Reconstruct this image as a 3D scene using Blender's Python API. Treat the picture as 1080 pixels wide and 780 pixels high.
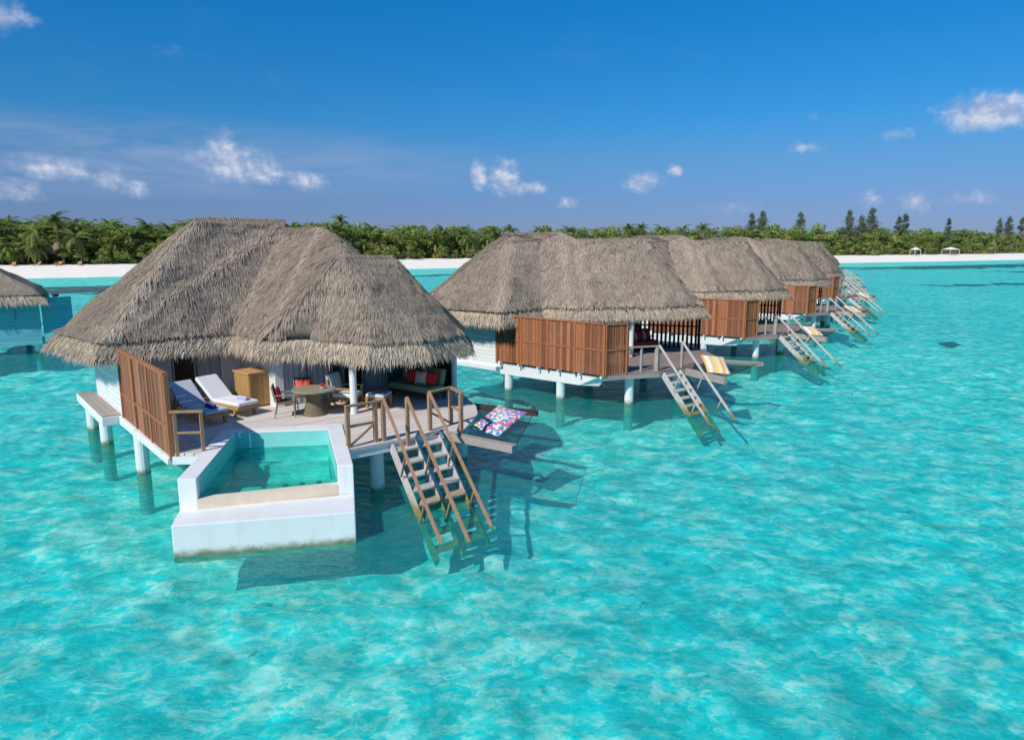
import bpy, bmesh, math, random
from mathutils import Vector, Matrix, noise
R = math.radians
random.seed(7)
S = bpy.context.scene
COL = S.collection
for o in list(bpy.data.objects):
    bpy.data.objects.remove(o, do_unlink=True)

# ------------------------------------------------------------------ camera
cam_d = bpy.data.cameras.new('camera'); cam = bpy.data.objects.new('camera', cam_d); COL.objects.link(cam)
cam.location = (0, 0, 6.0)
cam.rotation_euler = (R(90 - 10.25), 0, 0)
cam_d.sensor_width = 36; cam_d.lens = 36 * 730 / 1080
cam_d.clip_start = .1; cam_d.clip_end = 20000
S.camera = cam

# ------------------------------------------------------------------ sun, sky
SUN_EL = 41.5
SUN_AZ = math.atan2(-.635, -.77)          # compass heading of the sun, from +Y towards +X
sun_d = bpy.data.lights.new('sun', 'SUN'); sun = bpy.data.objects.new('sun', sun_d); COL.objects.link(sun)
sun_d.energy = 4.2; sun_d.angle = R(.5); sun_d.color = (1, .95, .86)
sd = Vector((math.sin(SUN_AZ) * math.cos(R(SUN_EL)), math.cos(SUN_AZ) * math.cos(R(SUN_EL)), math.sin(R(SUN_EL))))
sun.rotation_euler = (-sd).to_track_quat('-Z', 'Y').to_euler()
sun.location = sd * 60

S.view_settings.view_transform = 'Standard'; S.view_settings.look = 'None'
S.view_settings.exposure = 0.0; S.view_settings.gamma = 1; S.view_settings.use_curve_mapping = False
S.render.engine = 'CYCLES'
try:
    S.cycles.max_bounces = 8; S.cycles.transparent_max_bounces = 16; S.cycles.diffuse_bounces = 3
    S.cycles.use_denoising = True
    S.cycles.sample_clamp_indirect = 6
except Exception: pass

class NT:
    """small helper for node trees"""
    def __init__(s, tree): s.t = tree; s.n = tree.nodes; s.l = tree.links
    def new(s, typ, **kw):
        n = s.n.new(typ)
        for k, v in kw.items(): setattr(n, k, v)
        return n
    def put(s, sock, v):
        if hasattr(v, 'is_output'): s.l.new(v, sock)
        elif v is not None: sock.default_value = v
    def math(s, op, a, b=None, c=None, clamp=False):
        n = s.new('ShaderNodeMath', operation=op, use_clamp=clamp)
        s.put(n.inputs[0], a)
        if b is not None: s.put(n.inputs[1], b)
        if c is not None: s.put(n.inputs[2], c)
        return n.outputs[0]
    def mix(s, f, a, b, blend='MIX'):
        n = s.new('ShaderNodeMix', data_type='RGBA', blend_type=blend)
        s.put(n.inputs[0], f); s.put(n.inputs[6], a); s.put(n.inputs[7], b)
        return n.outputs[2]
    def noise(s, vec, scale, detail=4, rough=.55, dist=0.):
        n = s.new('ShaderNodeTexNoise'); s.put(n.inputs['Vector'], vec)
        n.inputs['Scale'].default_value = scale; n.inputs['Detail'].default_value = detail
        n.inputs['Roughness'].default_value = rough; n.inputs['Distortion'].default_value = dist
        return n.outputs[0]
    def mapv(s, vec, sc=(1, 1, 1), rot=(0, 0, 0), loc=(0, 0, 0)):
        n = s.new('ShaderNodeMapping'); s.put(n.inputs[0], vec)
        n.inputs['Scale'].default_value = sc; n.inputs['Rotation'].default_value = rot; n.inputs['Location'].default_value = loc
        return n.outputs[0]
    def ramp(s, f, stops, interp='LINEAR'):
        n = s.new('ShaderNodeValToRGB'); s.put(n.inputs[0], f); r = n.color_ramp; r.interpolation = interp
        while len(r.elements) < len(stops): r.elements.new(.5)
        for e, (p, c) in zip(r.elements, stops):
            e.position = p; e.color = (c, c, c, 1) if isinstance(c, (int, float)) else (*c, 1)
        return n.outputs[0]
    def step(s, f, a, b):
        n = s.new('ShaderNodeMapRange', interpolation_type='SMOOTHSTEP'); s.put(n.inputs[0], f)
        n.inputs[1].default_value = a; n.inputs[2].default_value = b
        return n.outputs[0]

W = bpy.data.worlds.new('World'); S.world = W; W.use_nodes = True
w = NT(W.node_tree); w.n.clear()
wo = w.new('ShaderNodeOutputWorld'); bg = w.new('ShaderNodeBackground'); w.l.new(bg.outputs[0], wo.inputs[0])
bg.inputs[1].default_value = .105
sky = w.new('ShaderNodeTexSky', sky_type='NISHITA'); sky.sun_disc = False
sky.sun_elevation = R(SUN_EL); sky.sun_rotation = SUN_AZ
sky.altitude = 0; sky.air_density = 1.0; sky.dust_density = .25; sky.ozone_density = 3.0
tc = w.new('ShaderNodeTexCoord'); sx = w.new('ShaderNodeSeparateXYZ'); w.l.new(tc.outputs['Generated'], sx.inputs[0])
az = w.math('ARCTAN2', sx.outputs[0], sx.outputs[1]); el = w.math('ARCSINE', sx.outputs[2])
hs = w.new('ShaderNodeHueSaturation'); w.l.new(sky.outputs[0], hs.inputs['Color'])
hs.inputs['Saturation'].default_value = 1.28; hs.inputs['Hue'].default_value = .492
skycol = hs.outputs[0]
# the clouds of the day: (heading, elevation, half width, half height, weight)
CL = [(-.371, .103, .048, .026, 1.0), (-.381, .124, .020, .022, 1.), (-.335, .092, .06, .014, .9), (-.282, .083, .030, .013, .85),
      (-.046, .095, .013, .022, 1.05), (-.010, .092, .026, .026, 1.0), (.022, .078, .030, .010, .9), (.075, .058, .018, .010, .75),
      (.181, .085, .028, .014, 1.0), (.224, .099, .012, .009, .9), (.585, .150, .055, .022, 1.1), (.549, .150, .020, .012, .9),
      (.385, .123, .03, .008, .62), (.491, .131, .022, .009, .62), (.396, .158, .012, .01, .5),
      (-.570, .088, .045, .016, .9), (-.513, .077, .022, .016, .8), (-.486, .069, .02, .012, .75), (-.612, .062, .04, .02, .62),
      (.574, .054, .03, .012, .62), (.519, .052, .025, .016, .62), (.469, .056, .025, .012, .55), (-.6, .244, .03, .02, .75), (-.43, .229, .05, .010, .4),
      (.95, .14, .10, .03, 1.0), (-.95, .12, .12, .04, 1.0), (.30, .052, .05, .012, .5)]
tot = None
for (a0, e0, wa, we, amp) in CL:
    dx = w.math('DIVIDE', w.math('SUBTRACT', az, a0), wa * 1.45); dy = w.math('DIVIDE', w.math('SUBTRACT', el, e0), we * 1.45)
    d = w.math('SQRT', w.math('ADD', w.math('MULTIPLY', dx, dx), w.math('MULTIPLY', dy, dy)))
    m = w.math('MULTIPLY', w.math('SUBTRACT', 1.0, d, clamp=True), amp)
    tot = m if tot is None else w.math('MAXIMUM', tot, m)
cv = w.new('ShaderNodeCombineXYZ'); w.put(cv.inputs[0], az); w.put(cv.inputs[1], el)
n1 = w.noise(w.mapv(cv.outputs[0], (1, 1.1, 1)), 38, 5, .58, .15)
dens = w.step(w.math('ADD', tot, w.math('MULTIPLY', w.math('SUBTRACT', n1, .5), 1.05)), .16, .95)
dens = w.math('MULTIPLY', dens, w.step(tot, 0, .22))
n2 = w.noise(w.mapv(cv.outputs[0], (1, 1.3, 1), loc=(.005, -.012, 0)), 38, 4, .58, .15)
shade = w.step(w.math('SUBTRACT', n1, n2), -.14, .22)
# thin cirrus veil, low on the left
c1 = w.noise(w.mapv(cv.outputs[0], (1, 5.5, 1), rot=(0, 0, R(9))), 5.5, 6, .62, .5)
dxa = w.math('DIVIDE', w.math('ADD', az, .46), .50); dya = w.math('DIVIDE', w.math('SUBTRACT', el, .105), .058)
veil = w.math('SUBTRACT', 1.0, w.math('SQRT', w.math('ADD', w.math('MULTIPLY', dxa, dxa), w.math('MULTIPLY', dya, dya))), clamp=True)
veil = w.math('MULTIPLY', w.math('MULTIPLY', veil, w.step(c1, .28, .70)), .75)
c2 = w.noise(w.mapv(cv.outputs[0], (1, 3.0, 1), rot=(0, 0, R(-14))), 4.5, 6, .66, .8)
veil2 = w.math('MULTIPLY', w.step(c2, .55, .95), .16)
hz = w.math('SUBTRACT', 1.0, w.step(el, -.01, .16))        # pale air low over the sea
col = w.mix(w.math('MULTIPLY', hz, .30), skycol, (1.9, 3.6, 6.4, 1))
# the deep clear blue of a tropical sky seen well away from the sun
tintr = w.ramp(w.math('DIVIDE', el, .8, clamp=True), [(0, (.30, .42, .75)), (.075, (.295, .42, .71)), (.14, (.30, .51, .735)), (.21, (.20, .60, .86)), (.39, (.10, .72, 1.0)), (1, (.14, .75, 1.0))])
col = w.mix(1.0, col, w.mix(1.0, tintr, (1.18, 1.08, 1.12, 1), 'MULTIPLY'), 'MULTIPLY')
col = w.mix(veil2, col, (2.2, 3.6, 6.2, 1))
col = w.mix(veil, col, (3.3, 4.0, 6.2, 1))
ccol = w.mix(shade, (3.3, 4.2, 6.4, 1), (6.6, 6.9, 7.9, 1))
col = w.mix(w.math('MULTIPLY', dens, .92), col, ccol)
w.l.new(col, bg.inputs[0])

# ------------------------------------------------------------------ mesh builder
class MB:
    def __init__(s): s.v = []; s.f = []; s.c = []
    def add(s, vs, fs, c=(1, 1, 1)):
        b = len(s.v); s.v += [tuple(p) for p in vs]
        for f in fs: s.f.append(tuple(b + i for i in f)); s.c.append(c)
    def poly(s, vs, c=(1, 1, 1)): s.add(vs, [tuple(range(len(vs)))], c)
    def hexa(s, b, t, c=(1, 1, 1)):
        n = len(b); vs = list(b) + list(t)
        s.add(vs, [tuple(reversed(range(n))), tuple(range(n, 2 * n))] + [(i, (i + 1) % n, n + (i + 1) % n, n + i) for i in range(n)], c)
    def box(s, x0, x1, y0, y1, z0, z1, c=(1, 1, 1)):
        q = [(x0, y0), (x1, y0), (x1, y1), (x0, y1)]
        s.hexa([(x, y, z0) for x, y in q], [(x, y, z1) for x, y in q], c)
    def prism(s, poly, z0, z1, c=(1, 1, 1)):
        s.hexa([(x, y, z0) for x, y in poly], [(x, y, z1) for x, y in poly], c)
    def bar(s, p0, p1, wd, ht, c=(1, 1, 1), up=(0, 0, 1)):
        a, b = Vector(p0), Vector(p1); d = (b - a).normalized(); up = Vector(up)
        if abs(d.dot(up)) > .98: up = Vector((1, 0, 0))
        sd_ = d.cross(up).normalized() * wd / 2; u_ = sd_.cross(d).normalized() * ht / 2
        s.hexa([a - sd_ - u_, a + sd_ - u_, a + sd_ + u_, a - sd_ + u_], [b - sd_ - u_, b + sd_ - u_, b + sd_ + u_, b - sd_ + u_], c)
    def tube(s, p0, p1, r0, r1=None, n=10, c=(1, 1, 1)):
        r1 = r0 if r1 is None else r1
        a, b = Vector(p0), Vector(p1); d = (b - a).normalized()
        x = d.cross(Vector((0, 0, 1)) if abs(d.z) < .9 else Vector((1, 0, 0))).normalized(); y = d.cross(x)
        ring = lambda p, r: [p + x * math.cos(2 * math.pi * i / n) * r + y * math.sin(2 * math.pi * i / n) * r for i in range(n)]
        s.hexa(ring(a, r0), ring(b, r1), c)
    def path(s, pts, rad, n=6, c=(1, 1, 1)):
        for (p, q), (r0, r1) in zip(zip(pts, pts[1:]), zip(rad, rad[1:])): s.tube(p, q, r0, r1, n, c)
    def wall(s, p0, p1, z0, z1, th=.1, c=(1, 1, 1)):
        a, b = Vector((*p0, 0)), Vector((*p1, 0)); d = (b - a).normalized(); nn = Vector((-d.y, d.x, 0)) * th / 2
        s.prism([(a - nn)[:2], (b - nn)[:2], (b + nn)[:2], (a + nn)[:2]], z0, z1, c)
    def build(s, name, mat, parent=None, flip=False, smooth=False, label=None, bevel=0, mesh_only=False):
        vs = [(x, -y, z) for x, y, z in s.v] if flip else s.v
        fs = [tuple(reversed(f)) for f in s.f] if flip else s.f
        me = bpy.data.meshes.new(name); me.from_pydata(vs, [], fs); me.update()
        at = me.color_attributes.new('tint', 'FLOAT_COLOR', 'CORNER')
        buf = []
        for f, c in zip(s.f, s.c): buf += [c[0], c[1], c[2], 1.0] * len(f)
        at.data.foreach_set('color', buf)
        me.materials.append(mat)
        if smooth: me.polygons.foreach_set('use_smooth', [True] * len(me.polygons))
        if mesh_only: return me
        o = bpy.data.objects.new(name, me); COL.objects.link(o)
        if parent: o.parent = parent
        if label: o['label'] = label
        if bevel:
            m = o.modifiers.new('bevel', 'BEVEL'); m.width = bevel; m.segments = 2; m.limit_method = 'ANGLE'
        return o

def tag(o, label=None, cat=None, group=None, kind=None):
    if label: o['label'] = label
    if cat: o['category'] = cat
    if group: o['group'] = group
    if kind: o['kind'] = kind
    return o
def thing(name, label, cat, loc=(0, 0, 0), rz=0., group=None):
    o = bpy.data.objects.new(name, None); COL.objects.link(o); o.empty_display_size = .3
    o.location = loc; o.rotation_euler = (0, 0, rz)
    return tag(o, label, cat, group)
def copy_tree(o, parent=None):
    c = o.copy(); COL.objects.link(c)
    if parent: c.parent = parent
    for ch in list(o.children): copy_tree(ch, c)
    return c
def jit(a, b): return random.uniform(a, b)

# ------------------------------------------------------------------ materials
MATS = {}
def mat(name, base, rough=.7, var=.15, nscale=6., stretch=(1, 1, 1), bump=.0, bscale=None, bdist=.02, spec=.3, tint=True, metallic=0, fn=None, coord='Object'):
    m = bpy.data.materials.new(name); m.use_nodes = True
    t = NT(m.node_tree); t.n.clear()
    out = t.new('ShaderNodeOutputMaterial'); p = t.new('ShaderNodeBsdfPrincipled'); t.l.new(p.outputs[0], out.inputs[0])
    tcn = t.new('ShaderNodeTexCoord'); vec = tcn.outputs[coord]
    v2 = t.mapv(vec, stretch)
    n = t.noise(v2, nscale, 5, .6)
    f = t.math('ADD', 1.0, t.math('MULTIPLY', t.math('SUBTRACT', n, .5), var * 4))
    c = t.mix(1.0, (*base, 1), f, 'MULTIPLY')
    if tint:
        a = t.new('ShaderNodeAttribute'); a.attribute_name = 'tint'
        c = t.mix(1.0, c, a.outputs['Color'], 'MULTIPLY')
    if fn: c = fn(t, vec, c, p)
    t.put(p.inputs['Base Color'], c)
    p.inputs['Roughness'].default_value = rough; p.inputs['Metallic'].default_value = metallic
    p.inputs['Specular IOR Level'].default_value = spec
    if bump:
        b = t.new('ShaderNodeBump'); b.inputs['Strength'].default_value = bump; b.inputs['Distance'].default_value = bdist
        t.put(b.inputs['Height'], t.noise(t.mapv(vec, stretch), bscale or nscale * 3, 4, .6)); t.l.new(b.outputs[0], p.inputs['Normal'])
    MATS[name] = m
    return m

def stripes(axis, width, colors):
    def fn(t, vec, c, p):
        s_ = t.new('ShaderNodeSeparateXYZ'); t.put(s_.inputs[0], vec)
        ph = t.math('FRACT', t.math('ADD', t.math('DIVIDE', s_.outputs[axis], width * len(colors)), 100.0))
        k = t.ramp(ph, [(i / len(colors), cc) for i, cc in enumerate(colors)], 'CONSTANT')
        return t.mix(1.0, c, k, 'MULTIPLY')
    return fn
def deck_lines(axis, width, dark=(.07, .06, .05)):
    def fn(t, vec, c, p):
        s_ = t.new('ShaderNodeSeparateXYZ'); t.put(s_.inputs[0], vec)
        q = t.math('DIVIDE', s_.outputs[axis], width)
        ph = t.math('FRACT', t.math('ADD', q, 200.0))
        g = t.math('MAXIMUM', t.step(ph, .90, .97), t.math('SUBTRACT', 1.0, t.step(ph, .0, .05)))
        wn = t.new('ShaderNodeTexWhiteNoise', noise_dimensions='1D'); t.put(wn.inputs['W'], t.math('FLOOR', q))
        c = t.mix(1.0, c, t.math('ADD', .88, t.math('MULTIPLY', wn.outputs[0], .22)), 'MULTIPLY')
        return t.mix(g, c, (*dark, 1))
    return fn
def stained(amount, tone=(.32, .30, .24), scale=1.2):
    def fn(t, vec, c, p):
        n = t.noise(t.mapv(vec, (1, 1, .35)), scale, 6, .7, .6)
        return t.mix(t.math('MULTIPLY', t.step(n, .52, .82), amount), c, (*tone, 1))
    return fn
def pile_stain_fade(t, vec, c, p):
    g = t.new('ShaderNodeNewGeometry'); s_ = t.new('ShaderNodeSeparateXYZ'); t.l.new(g.outputs['Position'], s_.inputs[0])
    z = t.math('ADD', s_.outputs[2], t.math('MULTIPLY', t.noise(vec, 5, 3), .25))
    wet = t.math('SUBTRACT', 1.0, t.step(z, .12, .32))
    c = t.mix(wet, c, (.20, .20, .10, 1))
    n = t.noise(t.mapv(vec, (1, 1, .3)), 2.2, 5, .7)
    c = t.mix(t.math('MULTIPLY', t.step(n, .5, .85), .25), c, (.45, .45, .40, 1))
    return t.mix(t.math('SUBTRACT', 1.0, t.step(z, -.55, -.05)), c, (.20, .34, .31, 1))  # submerged part painted teal so it fades as in murky water

def pool_stain(t, vec, c, p):
    c = pile_stain_fade(t, vec, c, p)
    n = t.noise(t.mapv(vec, (5, 5, .25)), 1.3, 5, .7)
    c = t.mix(t.math('MULTIPLY', t.step(n, .52, .80), .30), c, (.52, .52, .47, 1))
    n = t.noise(vec, 9, 4, .7)
    return t.mix(t.math('MULTIPLY', t.step(n, .66, .76), .35), c, (.50, .44, .34, 1))
def step_stain(t, vec, c, p):
    g = t.new('ShaderNodeNewGeometry'); s_ = t.new('ShaderNodeSeparateXYZ'); t.l.new(g.outputs['Position'], s_.inputs[0])
    z = t.math('ADD', s_.outputs[2], t.math('MULTIPLY', t.noise(vec, 5, 3), .25))
    wet = t.math('SUBTRACT', 1.0, t.step(z, .22, .52))
    n = t.noise(vec, 7, 4)
    return t.mix(wet, c, t.mix(n, (.16, .10, .03, 1), (.42, .33, .13, 1)))
M = MATS
mat('thatch', (.32, .255, .197), .95, .22, 3.0, (1, 1, 1), .9, 26, .05, .1)
mat('thatch_blade', (.362, .288, .222), .9, .12, 1.3, spec=.12)
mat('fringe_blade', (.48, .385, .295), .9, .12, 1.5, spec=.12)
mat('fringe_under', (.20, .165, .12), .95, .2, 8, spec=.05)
mat('wood_screen', (.37, .135, .062), .6, .22, 3.5, (6, 6, .7), .25, 30, .004, .25, fn=stained(.42, (.30, .22, .17), 1.6))
mat('wood_rail', (.38, .22, .125), .65, .15, 6, (1, 1, 1), .2, 40, .003, .25, fn=stained(.5, (.36, .31, .27), 2.5))
mat('wood_brown', (.10, .048, .028), .6, .15, 5, (4, 4, .6), spec=.25)
mat('wood_dark', (.035, .02, .015), .6, .15, 5, spec=.25)
mat('wood_teak', (.47, .27, .10), .55, .14, 4, (1, 1, 6), .15, 30, .003, .3)
mat('wood_grey', (.36, .31, .27), .8, .14, 4, (1, 1, 1), .25, 30, .004, .2)
mat('step_wood', (.56, .51, .47), .8, .15, 5, fn=step_stain, spec=.2)
mat('deck_brown', (.30, .235, .205), .75, .12, 2.5, (1, 6, 1), .15, 20, .003, .2, fn=deck_lines(1, .14))
mat('deck_wood', (.72, .635, .575), .75, .10, 2.5, (1, 6, 1), .15, 20, .003, .2, fn=deck_lines(1, .14))
mat('white_wall', (.74, .75, .74), .7, .05, 2, fn=stained(.16, (.5, .52, .5)), spec=.2)
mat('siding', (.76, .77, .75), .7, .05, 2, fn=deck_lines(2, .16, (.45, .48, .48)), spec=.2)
mat('wall_shade_teal', (.11, .37, .43), .6, .06, 2, fn=deck_lines(2, .20, (.04, .20, .26)), spec=.3)  # pale wall; its lagoon-lit shade is put into the base colour
mat('white_paint', (.74, .75, .74), .7, .05, 3, fn=pile_stain_fade, spec=.2)
mat('pool_white', (.79, .79, .775), .6, .05, 2, fn=pool_stain, bump=.1, bscale=25, bdist=.004, spec=.25)
mat('pool_step_tile', (.50, .88, .80), .35, .06, 3, spec=.4)  # lighter pool tile; shallow-water brightness put into the colour
mat('pool_tile', (.26, .72, .66), .35, .06, 3, spec=.4)
mat('weir_tile', (.80, .66, .50), .5, .08, 6, fn=stained(.35, (.5, .36, .22), 3), spec=.3)
mat('jet', (.05, .20, .21), .5)
mat('curtain', (.48, .51, .55), .85, .10, 3, (8, 8, .3), spec=.1)
mat('opening_black', (.012, .012, .014), .3, .1)
mat('window_frame', (.40, .41, .42), .5, .1)
mat('linen_white', (.80, .80, .80), .9, .03, 8, bump=.15, bscale=30, bdist=.006, spec=.1)
mat('linen_blue', (.53, .54, .61), .9, .06, 8, bump=.15, bscale=30, bdist=.006, spec=.1)
mat('towel_blue', (.07, .11, .32), .95, .1, 20, spec=.05)
mat('towel_pale', (.42, .45, .60), .95, .1, 20, spec=.05)
mat('cushion_red', (.62, .05, .045), .9, .10, 8, spec=.1)
mat('cushion_coral', (.95, .15, .11), .9, .10, 8, spec=.1)  # coral raised brighter to stand for sunlight on the cushion
mat('cushion_beige', (.62, .50, .40), .9, .08, 8, spec=.1)
mat('sofa_green', (.21, .29, .18), .9, .08, 8, spec=.1)
mat('sofa_red', (.42, .04, .04), .9, .08, 8, spec=.1)
mat('stripe_orange', (1, 1, 1), .9, .04, 8, spec=.1, fn=stripes(0, .13, [(.80, .68, .52), (.85, .42, .12), (.82, .75, .68), (.80, .50, .32), (.85, .62, .22)]))
mat('stripe_blue', (1, 1, 1), .9, .04, 8, spec=.1, fn=stripes(0, .07, [(.62, .68, .70), (.16, .34, .46), (.70, .73, .74), (.25, .45, .52)]))
mat('stripe_red', (1, 1, 1), .9, .04, 8, spec=.1, fn=stripes(0, .11, [(.36, .03, .03), (.55, .42, .36), (.30, .02, .03), (.36, .03, .03)]))
mat('wicker', (.17, .135, .085), .75, .2, 40, bump=.5, bscale=60, bdist=.01, spec=.2)
mat('tabletop', (.34, .30, .20), .4, .1, 6, spec=.4)
mat('metal_grey', (.30, .28, .25), .4, .1, 6, spec=.5)
mat('net', (.025, .045, .055), .9, .1, 10)
mat('ceramic', (.75, .73, .70), .35, .04, 5, spec=.5)
def floral(t, vec, c, p):
    v = t.new('ShaderNodeTexVoronoi', feature='F1'); t.put(v.inputs['Vector'], t.mapv(vec, (1, 1, 0))); v.inputs['Scale'].default_value = 15
    sp = t.new('ShaderNodeSeparateColor'); t.l.new(v.outputs['Color'], sp.inputs[0])
    k = t.ramp(sp.outputs[0], [(0, (.08, .30, .55)), (.22, (.75, .75, .78)), (.42, (.62, .05, .28)), (.56, (.05, .38, .48)), (.70, (.80, .30, .45)), (.84, (.70, .72, .30)), (.93, (.80, .36, .10))], 'CONSTANT')
    ctr = t.step(v.outputs['Distance'], .0, .055)
    return t.mix(t.math('SUBTRACT', 1.0, ctr), k, (.80, .62, .55, 1))
mat('floral', (1, 1, 1), .9, .04, 8, spec=.1, fn=floral)
def glassy(t, vec, c, p):
    p.inputs['Roughness'].default_value = .06
    return c
mat('window_glass', (.02, .10, .10), .06, .1, 3, spec=.7)  # turquoise reflections put into the glass colour
mat('sand', (.95, .86, .745), .95, .05, .4, bump=.4, bscale=.8, bdist=.15, spec=.05, coord='Generated' if False else 'Object', tint=True)
mat('soil', (.16, .13, .08), .95, .25, .2, spec=.05)
mat('coral_stone', (.30, .28, .20), .95, .3, 3, spec=.05)
mat('bark', (.24, .20, .16), .9, .2, 5, spec=.1)
def leafmat(name, base, trans=.25):
    m = mat(name, base, .6, .18, .35, spec=.25)
    t = NT(m.node_tree); p = [n for n in t.n if n.type == 'BSDF_PRINCIPLED'][0]; out = [n for n in t.n if n.type == 'OUTPUT_MATERIAL'][0]
    tr = t.new('ShaderNodeBsdfTranslucent'); src = p.inputs['Base Color'].links[0].from_socket
    t.put(tr.inputs[0], t.mix(1.0, src, (1.25, 1.2, .6, 1), 'MULTIPLY'))
    mx = t.new('ShaderNodeMixShader'); mx.inputs[0].default_value = trans
    t.l.new(p.outputs[0], mx.inputs[1]); t.l.new(tr.outputs[0], mx.inputs[2]); t.l.new(mx.outputs[0], out.inputs[0])
    return m
leafmat('palm_leaf', (.21, .255, .08), .35)
leafmat('broad_leaf', (.20, .28, .085), .30)
leafmat('needle_leaf', (.145, .185, .125), .3)

def water_mat(name, deep, tint_a, tint_b, body, body_f, wave=1.0, scale=1.0):
    m = bpy.data.materials.new(name); m.use_nodes = True
    t = NT(m.node_tree); t.n.clear()
    out = t.new('ShaderNodeOutputMaterial')
    g = t.new('ShaderNodeNewGeometry'); pos = g.outputs['Position']
    sp = t.new('ShaderNodeSeparateXYZ'); t.l.new(pos, sp.inputs[0])
    flat = t.new('ShaderNodeCombineXYZ'); t.l.new(sp.outputs[0], flat.inputs[0]); t.l.new(sp.outputs[1], flat.inputs[1])
    fv = flat.outputs[0]
    warp = t.mapv(fv, (1.0, 1.35, 1), rot=(0, 0, R(28)))
    n1 = t.noise(warp, .9 * scale, 2, .5, .35)
    n2 = t.noise(warp, 2.3 * scale, 3, .58, .5)
    n3 = t.noise(t.mapv(fv, (1, 1.7, 1), rot=(0, 0, R(-24))), 6.0 * scale, 3, .55, .4)
    n4 = t.noise(t.mapv(fv, (1, 1.5, 1), rot=(0, 0, R(12)), loc=(7, 3, 0)), 1.25 * scale, 3, .5, .6)
    big = t.noise(fv, .045, 4, .55, .5)
    h = t.math('ADD', t.math('MULTIPLY', n1, .55), t.math('ADD', t.math('MULTIPLY', n2, .30), t.math('MULTIPLY', n3, .11)))
    bp = t.new('ShaderNodeBump'); bp.inputs['Strength'].default_value = 1.0; bp.inputs['Distance'].default_value = .30 * wave
    t.put(bp.inputs['Height'], h)
    # clear water: refraction mosaic and caustic dapple are painted into the transmitted tint
    mixn = t.math('ADD', t.math('MULTIPLY', n2, .50), t.math('ADD', t.math('MULTIPLY', n1, .26), t.math('MULTIPLY', n3, .24)))
    def painted_facets(sc, amp, wsc, rot):
        nz = t.new('ShaderNodeTexNoise'); t.put(nz.inputs['Vector'], fv); nz.inputs['Scale'].default_value = wsc * scale; nz.inputs['Detail'].default_value = 2; nz.inputs['Roughness'].default_value = .6
        ad = t.new('ShaderNodeVectorMath', operation='MULTIPLY_ADD'); t.l.new(nz.outputs['Color'], ad.inputs[0]); ad.inputs[1].default_value = (amp, amp, 0); t.put(ad.inputs[2], fv)
        vr = t.new('ShaderNodeTexVoronoi', feature='SMOOTH_F1'); t.put(vr.inputs['Vector'], t.mapv(ad.outputs[0], (1, 1.5, 0), rot=(0, 0, R(rot)))); vr.inputs['Scale'].default_value = sc * scale; vr.inputs['Smoothness'].default_value = .04
        sc_ = t.new('ShaderNodeSeparateColor'); t.l.new(vr.outputs['Color'], sc_.inputs[0]); return sc_.outputs[0]
    f1 = painted_facets(1.5, .9, 1.5, 25); f2 = painted_facets(4.2, .45, 3.6, -15)
    fac = t.math('ADD', t.math('MULTIPLY', t.math('SUBTRACT', f1, .5), .17), t.math('MULTIPLY', t.math('SUBTRACT', f2, .5), .16))
    mixn = t.math('ADD', mixn, fac)
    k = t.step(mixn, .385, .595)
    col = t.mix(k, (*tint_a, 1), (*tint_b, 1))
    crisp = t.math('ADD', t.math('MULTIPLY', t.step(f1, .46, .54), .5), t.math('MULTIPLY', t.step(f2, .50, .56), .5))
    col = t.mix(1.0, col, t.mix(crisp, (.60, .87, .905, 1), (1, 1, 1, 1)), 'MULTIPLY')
    lens = t.math('SUBTRACT', 1.0, t.step(t.math('ABSOLUTE', t.math('SUBTRACT', n4, .5)), .0, .022))   # bright caustic lines painted into the tint
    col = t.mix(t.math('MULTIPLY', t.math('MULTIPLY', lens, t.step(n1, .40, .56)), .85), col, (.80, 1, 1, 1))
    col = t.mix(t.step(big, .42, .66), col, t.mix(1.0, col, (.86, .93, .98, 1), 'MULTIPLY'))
    tr = t.new('ShaderNodeBsdfTransparent'); t.put(tr.inputs[0], col)
    df = t.new('ShaderNodeBsdfDiffuse'); t.put(df.inputs[0], (*body, 1))
    mx = t.new('ShaderNodeMixShader'); mx.inputs[0].default_value = body_f
    t.l.new(tr.outputs[0], mx.inputs[1]); t.l.new(df.outputs[0], mx.inputs[2])
    gl = t.new('ShaderNodeBsdfGlossy'); gl.inputs['Roughness'].default_value = .07; t.l.new(bp.outputs[0], gl.inputs['Normal'])
    fr = t.new('ShaderNodeFresnel'); fr.inputs[0].default_value = 1.33; t.l.new(bp.outputs[0], fr.inputs[1])
    ff = t.math('MINIMUM', t.math('MULTIPLY', fr.outputs[0], .50), .15)
    m2 = t.new('ShaderNodeMixShader'); t.put(m2.inputs[0], ff)
    t.l.new(mx.outputs[0], m2.inputs[1]); t.l.new(gl.outputs[0], m2.inputs[2])
    t.l.new(m2.outputs[0], out.inputs[0])
    M[name] = m
    return m
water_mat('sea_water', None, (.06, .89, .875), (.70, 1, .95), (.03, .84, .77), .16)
water_mat('pool_water', None, (.22, .82, .76), (.40, .94, .88), (.03, .42, .38), .12, .12, 1.2)

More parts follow.
